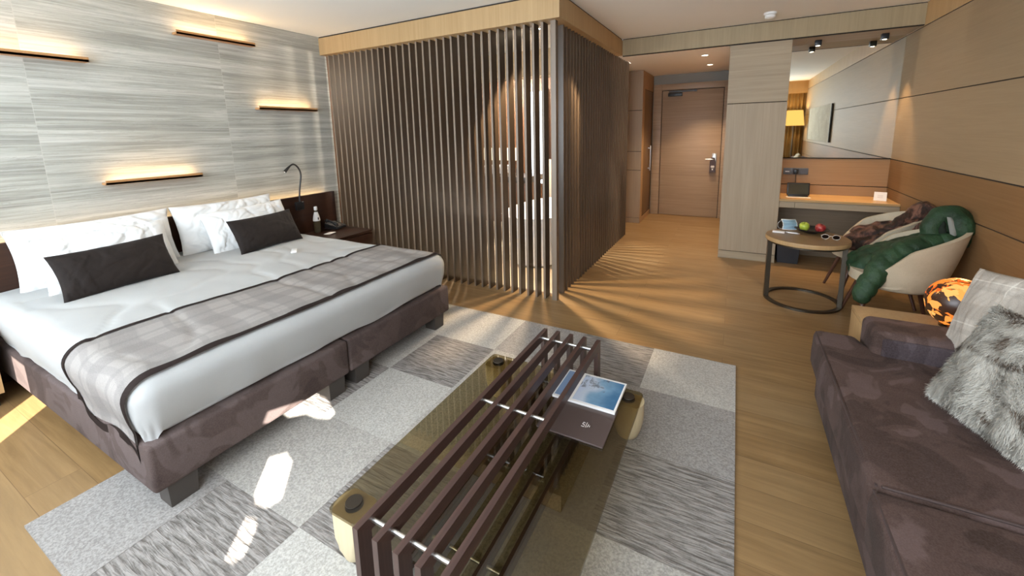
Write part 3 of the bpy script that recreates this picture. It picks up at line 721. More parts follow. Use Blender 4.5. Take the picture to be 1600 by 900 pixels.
# ================================================================== RUG
S = 0.4935; rx0, ry0, RT = -2.39, 0.315, 0.012
def rug_mat(name, c1, c2, kind):
    m = mat(name, 0.95, c1, spec=0.1); t = NT(m)
    v = t.coord('Object')
    fine = t.noise(v, 110, 3, 0.7); md = t.noise(v, 14, 3, 0.6)
    if kind in ('x', 'y'):
        sc = (11, 74, 1) if kind == 'x' else (74, 11, 1)
        r = t.noise(t.coord('Object', sc), 1.0, 2, 0.5, 0.35)
        c = t.ramp(t.math('ADD', t.math('MULTIPLY', r, 0.75), t.math('MULTIPLY', fine, 0.25)), [(0.38, c2), (0.58, c1)])
        t.color(c); t.bump(r, 0.7, 0.012)
    else:
        c = t.mix(0.65, t.ramp(md, [(0.35, c2), (0.65, c1)]), t.ramp(fine, [(0.38, tuple(a * 0.72 for a in c2)), (0.62, tuple(min(1, a * 1.2) for a in c1))]))
        t.color(c); t.bump(fine, 0.35, 0.004)
    return m
rm = [rug_mat('rug_light', (0.40, 0.375, 0.34), (0.34, 0.32, 0.29), 'f'),
      rug_mat('rug_mid', (0.32, 0.30, 0.28), (0.26, 0.24, 0.225), 'f'),
      rug_mat('rug_carved_x', (0.29, 0.265, 0.245), (0.15, 0.135, 0.122), 'x'),
      rug_mat('rug_carved_y', (0.30, 0.27, 0.25), (0.16, 0.14, 0.125), 'y'),
      rug_mat('rug_pale', (0.45, 0.43, 0.395), (0.40, 0.38, 0.345), 'f')]
# rows from near (y) to far, columns from left to right
tiles = [[1, 2, 4, 1, 0],
         [0, 0, 2, 0, 0],
         [2, 4, 0, 1, 2],
         [0, 2, 0, 1, 1],
         [4, 4, 1, 2, 4]]
bm = NB()
for j in range(5):
    for i in range(5):
        box(bm, rx0 + i * S, rx0 + (i + 1) * S, ry0 + j * S, ry0 + (j + 1) * S, 0, RT - (0.0015 if tiles[j][i] in (2, 3) else 0), mi=tiles[j][i])
rug = mesh_obj('patchwork_rug', bm, rm, None, 0); tag(rug, 'grey and cream patchwork rug between bed and sofa', 'rug')

# ================================================================== GLASS TABLE
GZ = 0.22
gt = thing('coffee_table', 'low bronze glass coffee table on pale wooden feet', 'table', (-0.76, 1.36, RT))
def rrect(x0, x1, y0, y1, r, n=6):
    out = []
    for cx, cy, a0 in ((x1 - r, y1 - r, 0), (x0 + r, y1 - r, 90), (x0 + r, y0 + r, 180), (x1 - r, y0 + r, 270)):
        for i in range(n + 1):
            a = math.radians(a0 + 90 * i / n); out.append((cx + r * math.cos(a), cy + r * math.sin(a)))
    return out
bm = prism(NB(), rrect(-0.425, 0.43, -0.575, 0.57, 0.02), GZ - RT - 0.012, GZ - RT, bev=0.0015, seg=1)
mesh_obj('glass_top', bm, M['bronze_glass'], gt, 30)
for sx, sy in ((-1, -1), (1, -1), (-1, 1), (1, 1)):
    fx, fy = (-0.362 if sx < 0 else 0.368), sy * 0.512
    bm = NB()
    prof = [(0.036, 0.0), (0.048, 0.010), (0.062, 0.045), (0.072, 0.09), (0.075, 0.13), (0.075, GZ - RT - 0.0145)]
    lathe(bm, prof, n=36)
    for v in bm.verts:   # flat outward faces: a barrel cut to a half round
        v.co.y = max(-0.055, min(0.055, v.co.y))
    f = mesh_obj('foot', bm, M['blockwood'], gt, 35); f.location = (fx, fy, 0)
    mesh_obj('glass_pad', lathe(NB(), [(0, 0), (0.032, 0), (0.032, 0.0135), (0, 0.0135)], n=28), M['black'], f).location = (0, 0, GZ - RT - 0.0135 + 0.0005 - 0.0130)
    mesh_obj('pad_cap', lathe(NB(), [(0, 0), (0.030, 0), (0.029, 0.003), (0, 0.003)], n=28), mat('pad_bronze', 0.4, (0.05, 0.04, 0.03), 0.6), f).location = (0, 0, GZ - RT)

# ================================================================== SLATTED BENCH
bn = thing('slatted_bench', 'dark wenge slatted bench straddling the glass coffee table', 'bench', (-0.76, 1.38, RT))
BZ = 0.37 - RT
fr = []
fx0 = -0.155
for i in range(5):
    xx = fx0 + i * 0.0785
    bm = NB()
    # one closed rail-and-leg frame with mitred ends
    outer = [(-0.695, 0), (0.695, 0), (0.695, BZ), (-0.695, BZ)]; inner = [(-0.645, 0.04), (0.645, 0.04), (0.645, BZ - 0.045), (-0.645, BZ - 0.045)]
    for seg in range(4):
        a, b = seg, (seg + 1) % 4
        q = [outer[a], outer[b], inner[b], inner[a]]
        lo = [bm.verts.new((-0.0105, y, z)) for y, z in q]; hi = [bm.verts.new((0.0105, y, z)) for y, z in q]
        fs = [bm.faces.new(lo), bm.faces.new(hi[::-1])] + [bm.faces.new((lo[k], hi[k], hi[(k + 1) % 4], lo[(k + 1) % 4])) for k in range(4)]
        for f in fs: f.material_index = seg % 2
    bmesh.ops.recalc_face_normals(bm, faces=bm.faces[:])
    o = mesh_obj('slat_frame', bm, [M['bench'], M['bench_leg']], bn, 0); o.location = (xx, 0, 0)
for yy, zz in ((-0.635, BZ - 0.02), (0.0, BZ - 0.02), (0.615, BZ - 0.02), (-0.38, 0.02), (0.38, 0.02)):
    bm = tube(NB(), [(fx0 + 0.005, yy, zz), (fx0 + 4 * 0.0785 - 0.005, yy, zz)], 0.0075, 12)
    mesh_obj('rod', bm, M['metal'], bn)

# magazine + leaflet on the glass
def cover_mat():
    m = mat('magazine_photo', 0.3); t = NT(m)
    tc = t.n('ShaderNodeTexCoord'); sp = t.n('ShaderNodeSeparateXYZ'); t.l(tc.outputs['Object'], sp.inputs[0])
    n = t.noise(t.coord('Object'), 22, 6, 0.7, 0.6)
    n2 = t.noise(t.coord('Object'), 7, 3, 0.6)
    g = t.math('ADD', t.math('MULTIPLY', t.math('ADD', sp.outputs[0], 0.05), 3.2), t.math('MULTIPLY', n2, 0.7))
    base = t.ramp(g, [(0.25, (0.50, 0.58, 0.75)), (0.5, (0.55, 0.62, 0.72)), (0.68, (0.20, 0.36, 0.52)), (0.95, (0.05, 0.15, 0.28))])
    rock = t.ramp(n, [(0.5, (0, 0, 0)), (0.56, (1, 1, 1))])
    up = t.ramp(sp.outputs[1], [(0.5, (0, 0, 0)), (0.56, (1, 1, 1))])
    up = t.math('MULTIPLY', t.math('GREATER_THAN', sp.outputs[1], 0.0), t.math('LESS_THAN', t.math('ABSOLUTE', t.math('ADD', sp.outputs[0], 0.01)), 0.08))
    t.color(t.mix(t.math('MULTIPLY', t.math('MULTIPLY', rock, up), 0.7), base, (0.10, 0.10, 0.12)))
    return m
mg = thing('magazine', 'magazine with a blue mountain photo cover on the glass table', 'magazine', (-0.565, 1.815, GZ + 0.0095), 0.0)
mesh_obj('pages', B(-0.152, 0.152, -0.122, 0.122, 0.0, 0.012, bev=0.0015, seg=1), M['paper'], mg)
mesh_obj('cover_photo', B(-0.145, -0.07, -0.108, 0.108, 0.012, 0.0126), mat('cover_strip', 0.3, (0.22, 0.32, 0.50)), mg, 0)
mesh_obj('cover_photo', B(-0.055, 0.143, -0.108, 0.108, 0.012, 0.0126), cover_mat(), mg, 0)
lf = thing('leaflet_folder', 'dark brown folder with a small white emblem under the magazine', 'folder', (-0.555, 1.605, GZ + 0.001), 0.0)
mesh_obj('cover', B(-0.148, 0.148, -0.125, 0.125, 0.0, 0.008, bev=0.001, seg=1), mat('folder_brown', 0.35, (0.085, 0.06, 0.055)), lf)
em = NB()
for pts in ([(-0.016, -0.012, 0), (-0.004, -0.014, 0), (-0.004, 0.0, 0), (-0.014, 0.002, 0), (-0.012, 0.014, 0), (-0.004, 0.012, 0)], [(0.003, -0.014, 0), (0.003, 0.018, 0)], [(0.009, -0.010, 0), (0.012, 0.0, 0), (0.011, 0.010, 0)], [(0.018, -0.006, 0), (0.018, 0.004, 0)]):
    tube(em, pts, 0.0014, 6)
mesh_obj('emblem', em, M['paper'], lf).location = (0.045, -0.03, 0.0088)

# ================================================================== SOFA
sf = thing('sofa', 'large brown suede sofa along the right wall', 'sofa', (0.95, 1.2, 0))
so = Vector((0.95, 1.2, 0))
def rs(bm): return rel(bm, so)
def puff(bm, amp, freq, seed, zmin=-9):
    bmesh.ops.subdivide_edges(bm, edges=[e for e in bm.edges if e.calc_length() > 0.12], cuts=6, use_grid_fill=True)
    bm.normal_update()
    for v in bm.verts:
        if v.co.z > zmin: v.co += v.normal * amp * (N(v.co, freq, seed) + 0.5 * N(v.co, freq * 2.6, seed))
    return bm
mesh_obj('base', rs(B(0.455, 1.42, -0.30, 2.60, 0.03, 0.27, bev=0.02, seg=3)), M['sofa'], sf)
def seat(pts, seed):
    bm = prism(NB(), pts, 0.245, 0.438, bev=0.03, seg=4)
    bmesh.ops.triangulate(bm, faces=[f for f in bm.faces if len(f.verts) > 4])
    bmesh.ops.subdivide_edges(bm, edges=bm.edges[:], cuts=3, use_grid_fill=True)
    bm.normal_update()
    for v in bm.verts:
        d = min(1, max(0, (v.co.z - 0.25) / 0.15))
        v.co += v.normal * 0.008 * N(v.co, 4, seed) + v.normal * 0.004 * N(v.co, 11, seed)
    return bm
mesh_obj('seat_cushion', rs(seat([(0.415, 1.452), (1.14, 1.452), (1.14, 2.355), (0.60, 2.355), (0.60, 2.56), (0.415, 2.56)], 1)), M['sofa'], sf, 60)
mesh_obj('seat_cushion', rs(seat([(0.405, 0.46), (1.14, 0.46), (1.14, 1.448), (0.405, 1.448)], 2)), M['sofa'], sf, 60)
mesh_obj('seat_cushion', rs(seat([(0.405, -0.30), (1.14, -0.30), (1.14, 0.456), (0.405, 0.456)], 3)), M['sofa'], sf, 60)
pp = NB()
tube(pp, smooth_path([(0.440, 1.455, 0.437), (0.70, 1.452, 0.443), (1.12, 1.452, 0.441)]), 0.0045, 6)
tube(pp, smooth_path([(0.421, -0.2, 0.428), (0.416, 0.6, 0.432), (0.420, 1.44, 0.428)]), 0.0045, 6)
tube(pp, smooth_path([(0.430, 1.46, 0.430), (0.424, 2.0, 0.432), (0.428, 2.54, 0.430)]), 0.0045, 6)
mesh_obj('piping', rs(pp), mat('piping_suede', 0.8, (0.05, 0.03, 0.026)), sf)
am = B(0.615, 1.42, 2.372, 2.60, 0.26, 0.548, bev=0.035, seg=5)
mesh_obj('armrest', rs(am), M['sofa'], sf, 50)
mesh_obj('armrest_panel', rs(B(0.648, 1.25, 2.362, 2.385, 0.40, 0.522, bev=0.011, seg=3)), suede('sofa_suede_grey', (0.055, 0.04, 0.043), (0.038, 0.026, 0.028), (0.08, 0.06, 0.066)), sf, 50)
mesh_obj('backrest', rs(B(1.14, 1.425, -0.30, 2.37, 0.25, 0.80, bev=0.05, seg=5)), M['sofa'], sf, 50)
ft = [(0.52, 2.5), (0.52, 0.0), (1.36, 2.5), (1.36, 0.0)]
for a, b in ft: mesh_obj('foot', rs(lathe(NB(), [(0.02, 0), (0.025, 0.03), (0, 0.03)], c=(a, b, 0), n=16)), M['black'], sf)

# cushions on the sofa
pc = pil('plaid_cushion', (1.01, 2.315, 0.672), (0.283, -0.943, 0.16), (0.31, 0.28, 1), 0.47, 0.45, 0.15, M['plaid_cushion'], 'beige plaid cushion at the sofa corner by the orange lamp', 'cushion', seed=5.0, wr=0.006, bow=0.04)
fur = pil('fur_cushion', (0.875, 1.90, 0.635), (0.34, -1, -0.02), (0.45, 0.15, 1), 0.43, 0.42, 0.16, mat('fur_backing', 0.9, (0.34, 0.31, 0.27)), 'shaggy grey fur cushion leaning on the plaid cushion', 'cushion', seed=8.0, wr=0.01, bow=0.04)
pil('sofa_cushion', (1.06, 1.22, 0.70), (0.05, -1, 0.0), (0.35, 0.0, 1), 0.50, 0.50, 0.16, M['cream'], 'beige cushion further along the sofa, its top seen in the mirror', 'cushion', seed=6.6, wr=0.006, bow=0.04)
# fur: thousands of short tapered strands
def fur_mesh():
    src = fur.data; bm = NB(); col = None
    rnd = random.Random(5); polys = [p for p in src.polygons]; areas = [p.area for p in polys]
    cum = []; s = 0
    for a in areas: s += a; cum.append(s)
    import bisect
    mi_list = []
    verts = []; faces = []; mi = []
    for _ in range(42000):
        p = polys[bisect.bisect_left(cum, rnd.random() * s)]
        vs = [src.vertices[i].co for i in p.vertices]
        a, b = rnd.random(), rnd.random()
        c = vs[0] * (1 - a) * (1 - b) + vs[1] * a * (1 - b) + vs[min(2, len(vs) - 1)] * a * b + vs[-1] * (1 - a) * b
        n = p.normal
        flow = Vector((0.5 + 0.9 * N(c, 9, 3), 0.2 * N(c, 9, 8), -0.7 + 0.9 * N(c, 9, 5)))
        d = (n * 0.55 + flow * 0.8 + Vector((rnd.gauss(0, .18), rnd.gauss(0, .18), rnd.gauss(0, .18)))).normalized()
        L = 0.017 * (0.6 + 0.7 * rnd.random()); w = 0.0010
        side = d.cross(n)
        if side.length < 1e-4: continue
        side = side.normalized() * w
        bend = Vector((0, 0, -0.25)) * L
        k = len(verts)
        verts += [c - side, c + side, c + d * L * 0.55 + side * 0.8, c + d * L * 0.55 - side * 0.8, c + d * L + bend]
        faces += [(k, k + 1, k + 2, k + 3), (k + 3, k + 2, k + 4)]
        tone = N(c, 16, 1) * 1.2 + N(Vector((c.x * 0.6, c.y, c.z * 2)), 18, 7) + rnd.gauss(0, 0.22)
        m_ = 0 if tone > -0.36 else (1 if tone > -0.78 else 2)
        mi += [m_, m_]
    me = bpy.data.meshes.new('fur_pile'); me.from_pydata([tuple(v) for v in verts], [], faces)
    for x_, c_ in (('fur_light', (0.56, 0.53, 0.47)), ('fur_mid', (0.38, 0.35, 0.30)), ('fur_dark', (0.13, 0.095, 0.07))): me.materials.append(mat(x_, 0.7, c_, spec=0.2))
    for p, m_ in zip(me.polygons, mi): p.material_index = m_
    o = bpy.data.objects.new('fur_pile', me); COL.objects.link(o); o.parent = fur
fur_mesh()

# ================================================================== SIDE TABLE + LEAF LAMP
st = thing('side_table', 'square oak side table behind the sofa armrest', 'side table', (1.03, 2.79, 0))
mesh_obj('top', B(-0.385, 0.395, -0.165, 0.14, 0.445, 0.468, bev=0.002), M['oak'], st)
mesh_obj('side_panel', B(-0.385, -0.36, -0.165, 0.14, 0, 0.443, bev=0.002), M['oak'], st)
mesh_obj('side_panel', B(0.37, 0.395, -0.165, 0.14, 0, 0.443, bev=0.002), M['oak'], st)
mesh_obj('lower_shelf', B(-0.36, 0.37, -0.155, 0.13, 0.20, 0.22), M['oak'], st)
def leaf_lamp_mat():
    m = bpy.data.materials.new('leaf_shell_globe'); m.use_nodes = True; t = NT(m)
    v = t.coord('Object')
    nz = t.n('ShaderNodeTexNoise'); nz.inputs['Scale'].default_value = 9; nz.inputs['Detail'].default_value = 2; t.l(v, nz.inputs['Vector'])
    ad = t.n('ShaderNodeVectorMath'); ad.operation = 'MULTIPLY_ADD'; t.l(nz.outputs[1], ad.inputs[0]); ad.inputs[1].default_value = (0.10, 0.10, 0.10); t.l(v, ad.inputs[2])
    vo = t.n('ShaderNodeTexVoronoi'); vo.inputs['Scale'].default_value = 24; t.l(ad.outputs[0], vo.inputs['Vector']); vo.distance = 'MINKOWSKI'; vo.inputs['Exponent'].default_value = 0.55
    sp = t.n('ShaderNodeSeparateColor'); t.l(vo.outputs['Color'], sp.inputs[0])
    leaf = t.math('LESS_THAN', sp.outputs[0], 0.52)
    glow = t.ramp(sp.outputs[1], [(0.1, (0.75, 0.12, 0.02)), (0.5, (1.0, 0.27, 0.04)), (0.9, (1.0, 0.5, 0.14))])
    e = t.n('ShaderNodeEmission'); t.l(glow, e.inputs[0]); e.inputs[1].default_value = 0.8
    t.b.inputs['Base Color'].default_value = (0.06, 0.025, 0.012, 1); t.b.inputs['Roughness'].default_value = 0.3
    mx = t.n('ShaderNodeMixShader'); t.l(leaf, mx.inputs[0]); t.l(e.outputs[0], mx.inputs[1]); t.l(t.b.outputs[0], mx.inputs[2])
    t.l(mx.outputs[0], t.t.nodes['Material Output'].inputs[0]); return m
lp = thing('globe_lamp', 'glowing orange globe lamp with dark leaf shapes on the side table', 'lamp', (1.035, 2.80, 0.468))
prof = [(0.045, 0.006)] + [(0.126 * math.sin(a), 0.126 - 0.126 * math.cos(a) + 0.004) for a in [0.33 + i * (2.45 / 22) for i in range(23)]] + [(0.042, 0.249), (0.038, 0.243)]
mesh_obj('leaf_globe', lathe(NB(), prof, n=48, cap=False), leaf_lamp_mat(), lp, 80)
mesh_obj('base_ring', lathe(NB(), [(0.0, 0), (0.06, 0), (0.06, 0.01), (0.045, 0.014), (0, 0.014)], n=32), M['bronze'], lp)
d = bpy.data.lights.new('bulb', 'POINT'); d.energy = 2.2; d.color = (1, 0.5, 0.18); d.shadow_soft_size = 0.03
o = bpy.data.objects.new('bulb', d); COL.objects.link(o); o.parent = lp; o.location = (0, 0, 0.28)

# ================================================================== ROUND TABLE + ITEMS
rt = thing('round_table', 'round oak side table on a dark metal ring frame', 'table', (0.572, 4.19, 0))
mesh_obj('tabletop', lathe(NB(), [(0, 0.53), (0.285, 0.53), (0.297, 0.536), (0.297, 0.566), (0.293, 0.57), (0, 0.57)], n=64), veneer('table_oak', (0.30, 0.19, 0.09), (0.21, 0.125, 0.055), 'x', 0.35), rt)
mesh_obj('edge_band', lathe(NB(), [(0.2975, 0.534), (0.2985, 0.537), (0.2985, 0.564), (0.2975, 0.567)], n=64, cap=False), M['oak'], rt)
mesh_obj('top_ring', lathe(NB(), [(0.262, 0.515), (0.277, 0.515), (0.277, 0.53), (0.262, 0.53), (0.262, 0.515)], n=64, cap=False), M['bronze'], rt)
mesh_obj('floor_ring', lathe(NB(), [(0.248, 0.0), (0.282, 0.0), (0.282, 0.016), (0.248, 0.016), (0.248, 0.0)], n=64, cap=False), M['bronze'], rt)
for k in range(2):
    a = math.radians([185, -14][k])
    g = mesh_obj('leg', B(-0.024, 0.010, -0.024, 0.024, 0.0, 0.53, bev=0.001, seg=1), M['bronze'], rt); g.location = (0.272 * math.cos(a), 0.272 * math.sin(a), 0); g.rotation_euler = (0, 0, a)
TT = 0.570
pl = mesh_obj('fruit_plate', lathe(NB(), [(0, 0.004), (0.05, 0.0), (0.055, 0.006), (0.10, 0.018), (0.125, 0.034), (0.128, 0.036), (0.124, 0.039), (0.098, 0.024), (0.05, 0.012), (0, 0.011)], n=48), mat('black_slate', 0.35, (0.012, 0.012, 0.013)), None, loc=(0.625, 4.36, TT)); tag(pl, 'shallow black plate holding two apples on the round table', 'plate')
def apple(loc, mater, label, tilt):
    t = thing('apple', label, 'apple', loc, rot=tilt, group='apples on the black plate')
    pr = [(0, 0.008), (0.012, 0.002), (0.022, 0.004), (0.034, 0.022), (0.039, 0.042), (0.037, 0.060), (0.026, 0.073), (0.014, 0.075), (0.006, 0.069), (0, 0.064)]
    mesh_obj('flesh', lathe(NB(), pr, n=32), mater, t, 80)
    mesh_obj('stem', tube(NB(), [(0, 0, 0.063), (0.002, 0, 0.078), (0.005, 0, 0.086)], 0.0016, 6), M['legwood'], t)
ga = mat('green_apple', 0.3, (0.42, 0.52, 0.06)); ra = mat('red_apple', 0.3, (0.33, 0.02, 0.025)); t_ = NT(ra); t_.color(t_.ramp(t_.noise(t_.coord('Object'), 30, 3), [(0.4, (0.26, 0.012, 0.02)), (0.7, (0.50, 0.10, 0.07))]))
apple((0.575, 4.375, TT + 0.010), ga, 'green apple on the left of the black plate', (0.25, -0.1, 0))
apple((0.672, 4.36, TT + 0.010), ra, 'red apple on the right of the black plate', (0.2, 0.3, 0))
# sunglasses
sg = thing('sunglasses', 'round sunglasses with pale frame lying on the round table', 'sunglasses', (0.725, 4.14, TT + 0.003), -0.1)
def circ(cx, cz, r, n=20): return [(cx + r * math.cos(2 * PI * i / n), 0, cz + r * math.sin(2 * PI * i / n)) for i in range(n)]
gm = mat('frame_pale', 0.25, (0.75, 0.68, 0.6), 0.4)
b1 = NB()
for s in (-1, 1): tube(b1, circ(0.036 * s, 0.026, 0.025), 0.0028, 6, closed=True)
tube(b1, [(-0.012, 0, 0.032), (0, 0, 0.037), (0.012, 0, 0.032)], 0.002, 6)
bmesh.ops.rotate(b1, verts=b1.verts[:], cent=(0, 0, 0), matrix=Matrix.Rotation(0.55, 3, 'X'))
mesh_obj('rims', b1, gm, sg)
b2 = NB()
for s in (-1, 1):
    vs = [b2.verts.new(c) for c in circ(0.036 * s, 0.026, 0.024)]; f = b2.faces.new(vs)
bmesh.ops.solidify(b2, geom=b2.faces[:], thickness=0.0015)
bmesh.ops.rotate(b2, verts=b2.verts[:], cent=(0, 0, 0), matrix=Matrix.Rotation(0.55, 3, 'X'))
mesh_obj('lenses', b2, mat('dark_lens', 0.08, (0.02, 0.012, 0.012)), sg)
for s in (-1, 1): mesh_obj('temple', tube(NB(), smooth_path([(0.062 * s, -0.014, 0.030), (0.064 * s, 0.05, 0.022), (0.058 * s, 0.12, 0.006)]), 0.002, 6), gm, sg)
# face mask: pleated, with white border, leaning on the plate rim
mk = thing('face_mask', 'pale blue folded face mask on the round table', 'face mask', (0.462, 4.40, TT + 0.002), 0.25)
bm = NB()
def mf(u, v):
    x = -0.055 + 0.11 * u + 0.012 * math.sin(v * 3); z = 0.006 + 0.088 * v * (1 - 0.25 * (u - 0.5) ** 2)
    y = 0.028 * math.sin(PI * u) * (0.4 + v) - 0.045 * v + 0.0035 * math.sin(v * 22)
    return (x, -y - 0.01, z)
grid(bm, 14, 28, mf); bmesh.ops.solidify(bm, geom=bm.faces[:], thickness=0.0015)
mesh_obj('pleated_cloth', bm, mat('mask_blue', 0.8, (0.45, 0.66, 0.80)), mk)
bm = NB()
for uu in (0.0, 1.0): tube(bm, [mf(uu, k / 10) for k in range(11)], 0.0035, 6)
tube(bm, [mf(k / 10, 1.0) for k in range(11)], 0.0035, 6); tube(bm, [mf(k / 10, 0.0) for k in range(11)], 0.003, 6)
mesh_obj('binding', bm, M['paper'], mk)
mesh_obj('ear_loop', tube(NB(), smooth_path([mf(0, 0.95), (-0.09, 0.0, 0.06), (-0.085, 0.0, 0.02), mf(0, 0.05)]), 0.0012, 5), M['paper'], mk)
o = mesh_obj('card_box', B(-0.045, 0.045, -0.025, 0.025, 0, 0.012, bev=0.001), M['paper'], None, loc=(0.375, 4.27, TT)); o.rotation_euler = (0, 0, -0.15); tag(o, 'thin white box beside the face mask on the round table', 'box')
for q, (dx, dy) in enumerate(((0.0, 0.0), (0.012, -0.028))):
    o = mesh_obj('pen', tube(NB(), [(-0.045, 0, 0.005), (0.035, 0, 0.005), (0.045, 0, 0.0045)], [0.0045, 0.0045, 0.0015], 10), M['metal'], None, loc=(0.475 + dx, 4.285 + dy, TT)); o.rotation_euler = (0, 0, -0.2)
    tag(o, ['silver pen nearer the face mask', 'silver pen nearer the table edge'][q], 'pen', 'pens on the round table')

# ================================================================== DESK, BIN, DESK ITEMS
dk = thing('wall_desk', 'built-in oak desk with drawer under the mirror', 'desk', (0.944, 5.51, 0))
mesh_obj('worktop', B(-0.498, 0.495, -0.235, 0.232, 0.698, 0.722, bev=0.001, seg=1), M['desk'], dk)
mesh_obj('frame', B(-0.498, 0.495, -0.215, 0.232, 0.628, 0.696), M['oak_grey_x'], dk)
mesh_obj('drawer', B(-0.498, -0.36, -0.232, -0.215, 0.63, 0.69, bev=0.001, seg=1), M['oak_grey_x'], dk)
mesh_obj('drawer', B(-0.354, 0.495, -0.232, -0.215, 0.63, 0.69, bev=0.001, seg=1), M['oak_grey_x'], dk)
tb = thing('tablet_dock', 'black tablet screen standing on the desk', 'tablet', (0.635, 5.53, 0.7225), 0)
mesh_obj('screen_housing', B(-0.105, 0.105, -0.010, 0.008, 0.012, 0.150, bev=0.004), M['black'], tb).rotation_euler = (-0.15, 0, 0)
mesh_obj('screen', B(-0.093, 0.093, -0.0115, -0.0102, 0.024, 0.138), mat('screen_glass', 0.12, (0.03, 0.032, 0.022)), tb, 0).rotation_euler = (-0.15, 0, 0)
mesh_obj('stand', B(-0.09, 0.09, -0.04, 0.05, 0.0, 0.014, bev=0.003), M['black'], tb)
o = mesh_obj('paper_slip', B(-0.11, 0.11, -0.03, 0.03, 0, 0.002), M['paper'], None, loc=(0.63, 5.44, 0.7225)); tag(o, 'pale paper strip in front of the black tablet', 'paper')
tcd = thing('tent_card', 'small white folded tent card on the right of the desk', 'card', (1.335, 5.50, 0.7225), -0.25)
cb = NB()
def slab(bm, a, b, w, th):
    a = Vector(a); b = Vector(b); n = (b - a).cross(Vector((1, 0, 0))).normalized() * th
    vs = [bm.verts.new(p) for p in (a + Vector((-w, 0, 0)), a + Vector((w, 0, 0)), b + Vector((w, 0, 0)), b + Vector((-w, 0, 0)))]
    vt = [bm.verts.new(v.co + n) for v in vs]
    bm.faces.new(vs[::-1]); bm.faces.new(vt)
    for i in range(4): bm.faces.new((vs[i], vs[(i + 1) % 4], vt[(i + 1) % 4], vt[i]))
slab(cb, (0, -0.035, 0), (0, 0, 0.085), 0.05, 0.0015); slab(cb, (0, 0, 0.085), (0, 0.035, 0), 0.05, 0.0015)
cb.normal_update(); mesh_obj('folded_card', cb, M['paper'], tcd, 0)
cb = NB()
for k in range(3): box(cb, -0.022, 0.022, -0.0022, -0.0018, 0.03 + k * 0.012, 0.033 + k * 0.012)
pt = mesh_obj('printed_lines', cb, mat('pale_ink', 0.7, (0.5, 0.45, 0.45)), tcd, 0); pt.rotation_euler = (-math.atan2(0.035, 0.085), 0, 0); pt.location = (0, -0.036, 0)
# sockets
sk = thing('socket_plate', 'grey double socket panel on the wall above the desk', 'socket', (0.618, 5.745, 0.982))
mesh_obj('plate', B(-0.12, 0.12, -0.008, 0, -0.038, 0.038, bev=0.003), mat('socket_grey', 0.35, (0.10, 0.11, 0.125)), sk)
for dx in (-0.08, 0.0, 0.08): mesh_obj('socket_insert', B(dx - 0.034, dx + 0.034, -0.011, -0.008, -0.032, 0.032, bev=0.001, seg=1), mat('socket_insert', 0.3, (0.07, 0.075, 0.09)), sk)
mesh_obj('card_slot', B(-0.10, -0.06, -0.0125, -0.011, -0.006, 0.0), M['metal'], sk)
pw = thing('power_plug', 'black plug and cable feeding the tablet on the desk', 'plug', (0.618, 5.733, 0.985))
mesh_obj('plug_body', B(-0.022, 0.022, -0.045, 0.0, -0.03, 0.025, bev=0.007), M['black'], pw)
mesh_obj('cable', tube(NB(), smooth_path([(0, -0.03, -0.028), (0.002, -0.035, -0.09), (0.0, -0.06, -0.16), (0.0, -0.12, -0.235), (0.0, -0.16, -0.248)]), 0.0035, 8), M['black'], pw)
# bin
bn2 = thing('waste_bin', 'square black waste bin under the desk', 'bin', (0.57, 5.42, 0))
bm = NB(); o8 = []
for w, z in ((0.095, 0), (0.112, 0.29), (0.106, 0.29), (0.09, 0.01)): o8.append([bm.verts.new((sx * w, sy * w, z)) for sx, sy in ((-1, -1), (1, -1), (1, 1), (-1, 1))])
for r0, r1 in zip(o8, o8[1:]):
    for i in range(4): bm.faces.new((r0[i], r0[(i + 1) % 4], r1[(i + 1) % 4], r1[i]))
bm.faces.new(o8[0][::-1]); bm.faces.new(o8[-1]); mesh_obj('bin_shell', bm, M['bin'], bn2, 0)
mesh_obj('bin_rim', box(box(box(B(-0.114, 0.114, -0.114, -0.106, 0.282, 0.293), -0.114, 0.114, 0.106, 0.114, 0.282, 0.293), -0.114, -0.106, -0.106, 0.106, 0.282, 0.293), 0.106, 0.114, -0.106, 0.106, 0.282, 0.293), M['black'], bn2, 0)
# spots under the niche soffit
for q, xx in enumerate((0.69, 1.226)):
    s = thing('mirror_spotlight', ['left black spotlight above the mirror', 'right black spotlight above the mirror'][q], 'spotlight', (xx, 5.53, 2.372), group='spotlights above the mirror')
    mesh_obj('housing', B(-0.028, 0.028, -0.028, 0.028, -0.055, 0, bev=0.003), M['black'], s)
    mesh_obj('lens', lathe(NB(), [(0, -0.0555), (0.018, -0.0555)], n=18, cap=False), M['spot'], s)
    d = bpy.data.lights.new('spot_lamp', 'SPOT'); d.energy = 42; d.color = (1, 0.66, 0.36); d.spot_size = 1.0; d.spot_blend = 0.6; d.shadow_soft_size = 0.02
    o = bpy.data.objects.new('spot_lamp', d); COL.objects.link(o); o.parent = s; o.location = (0, 0, -0.06)

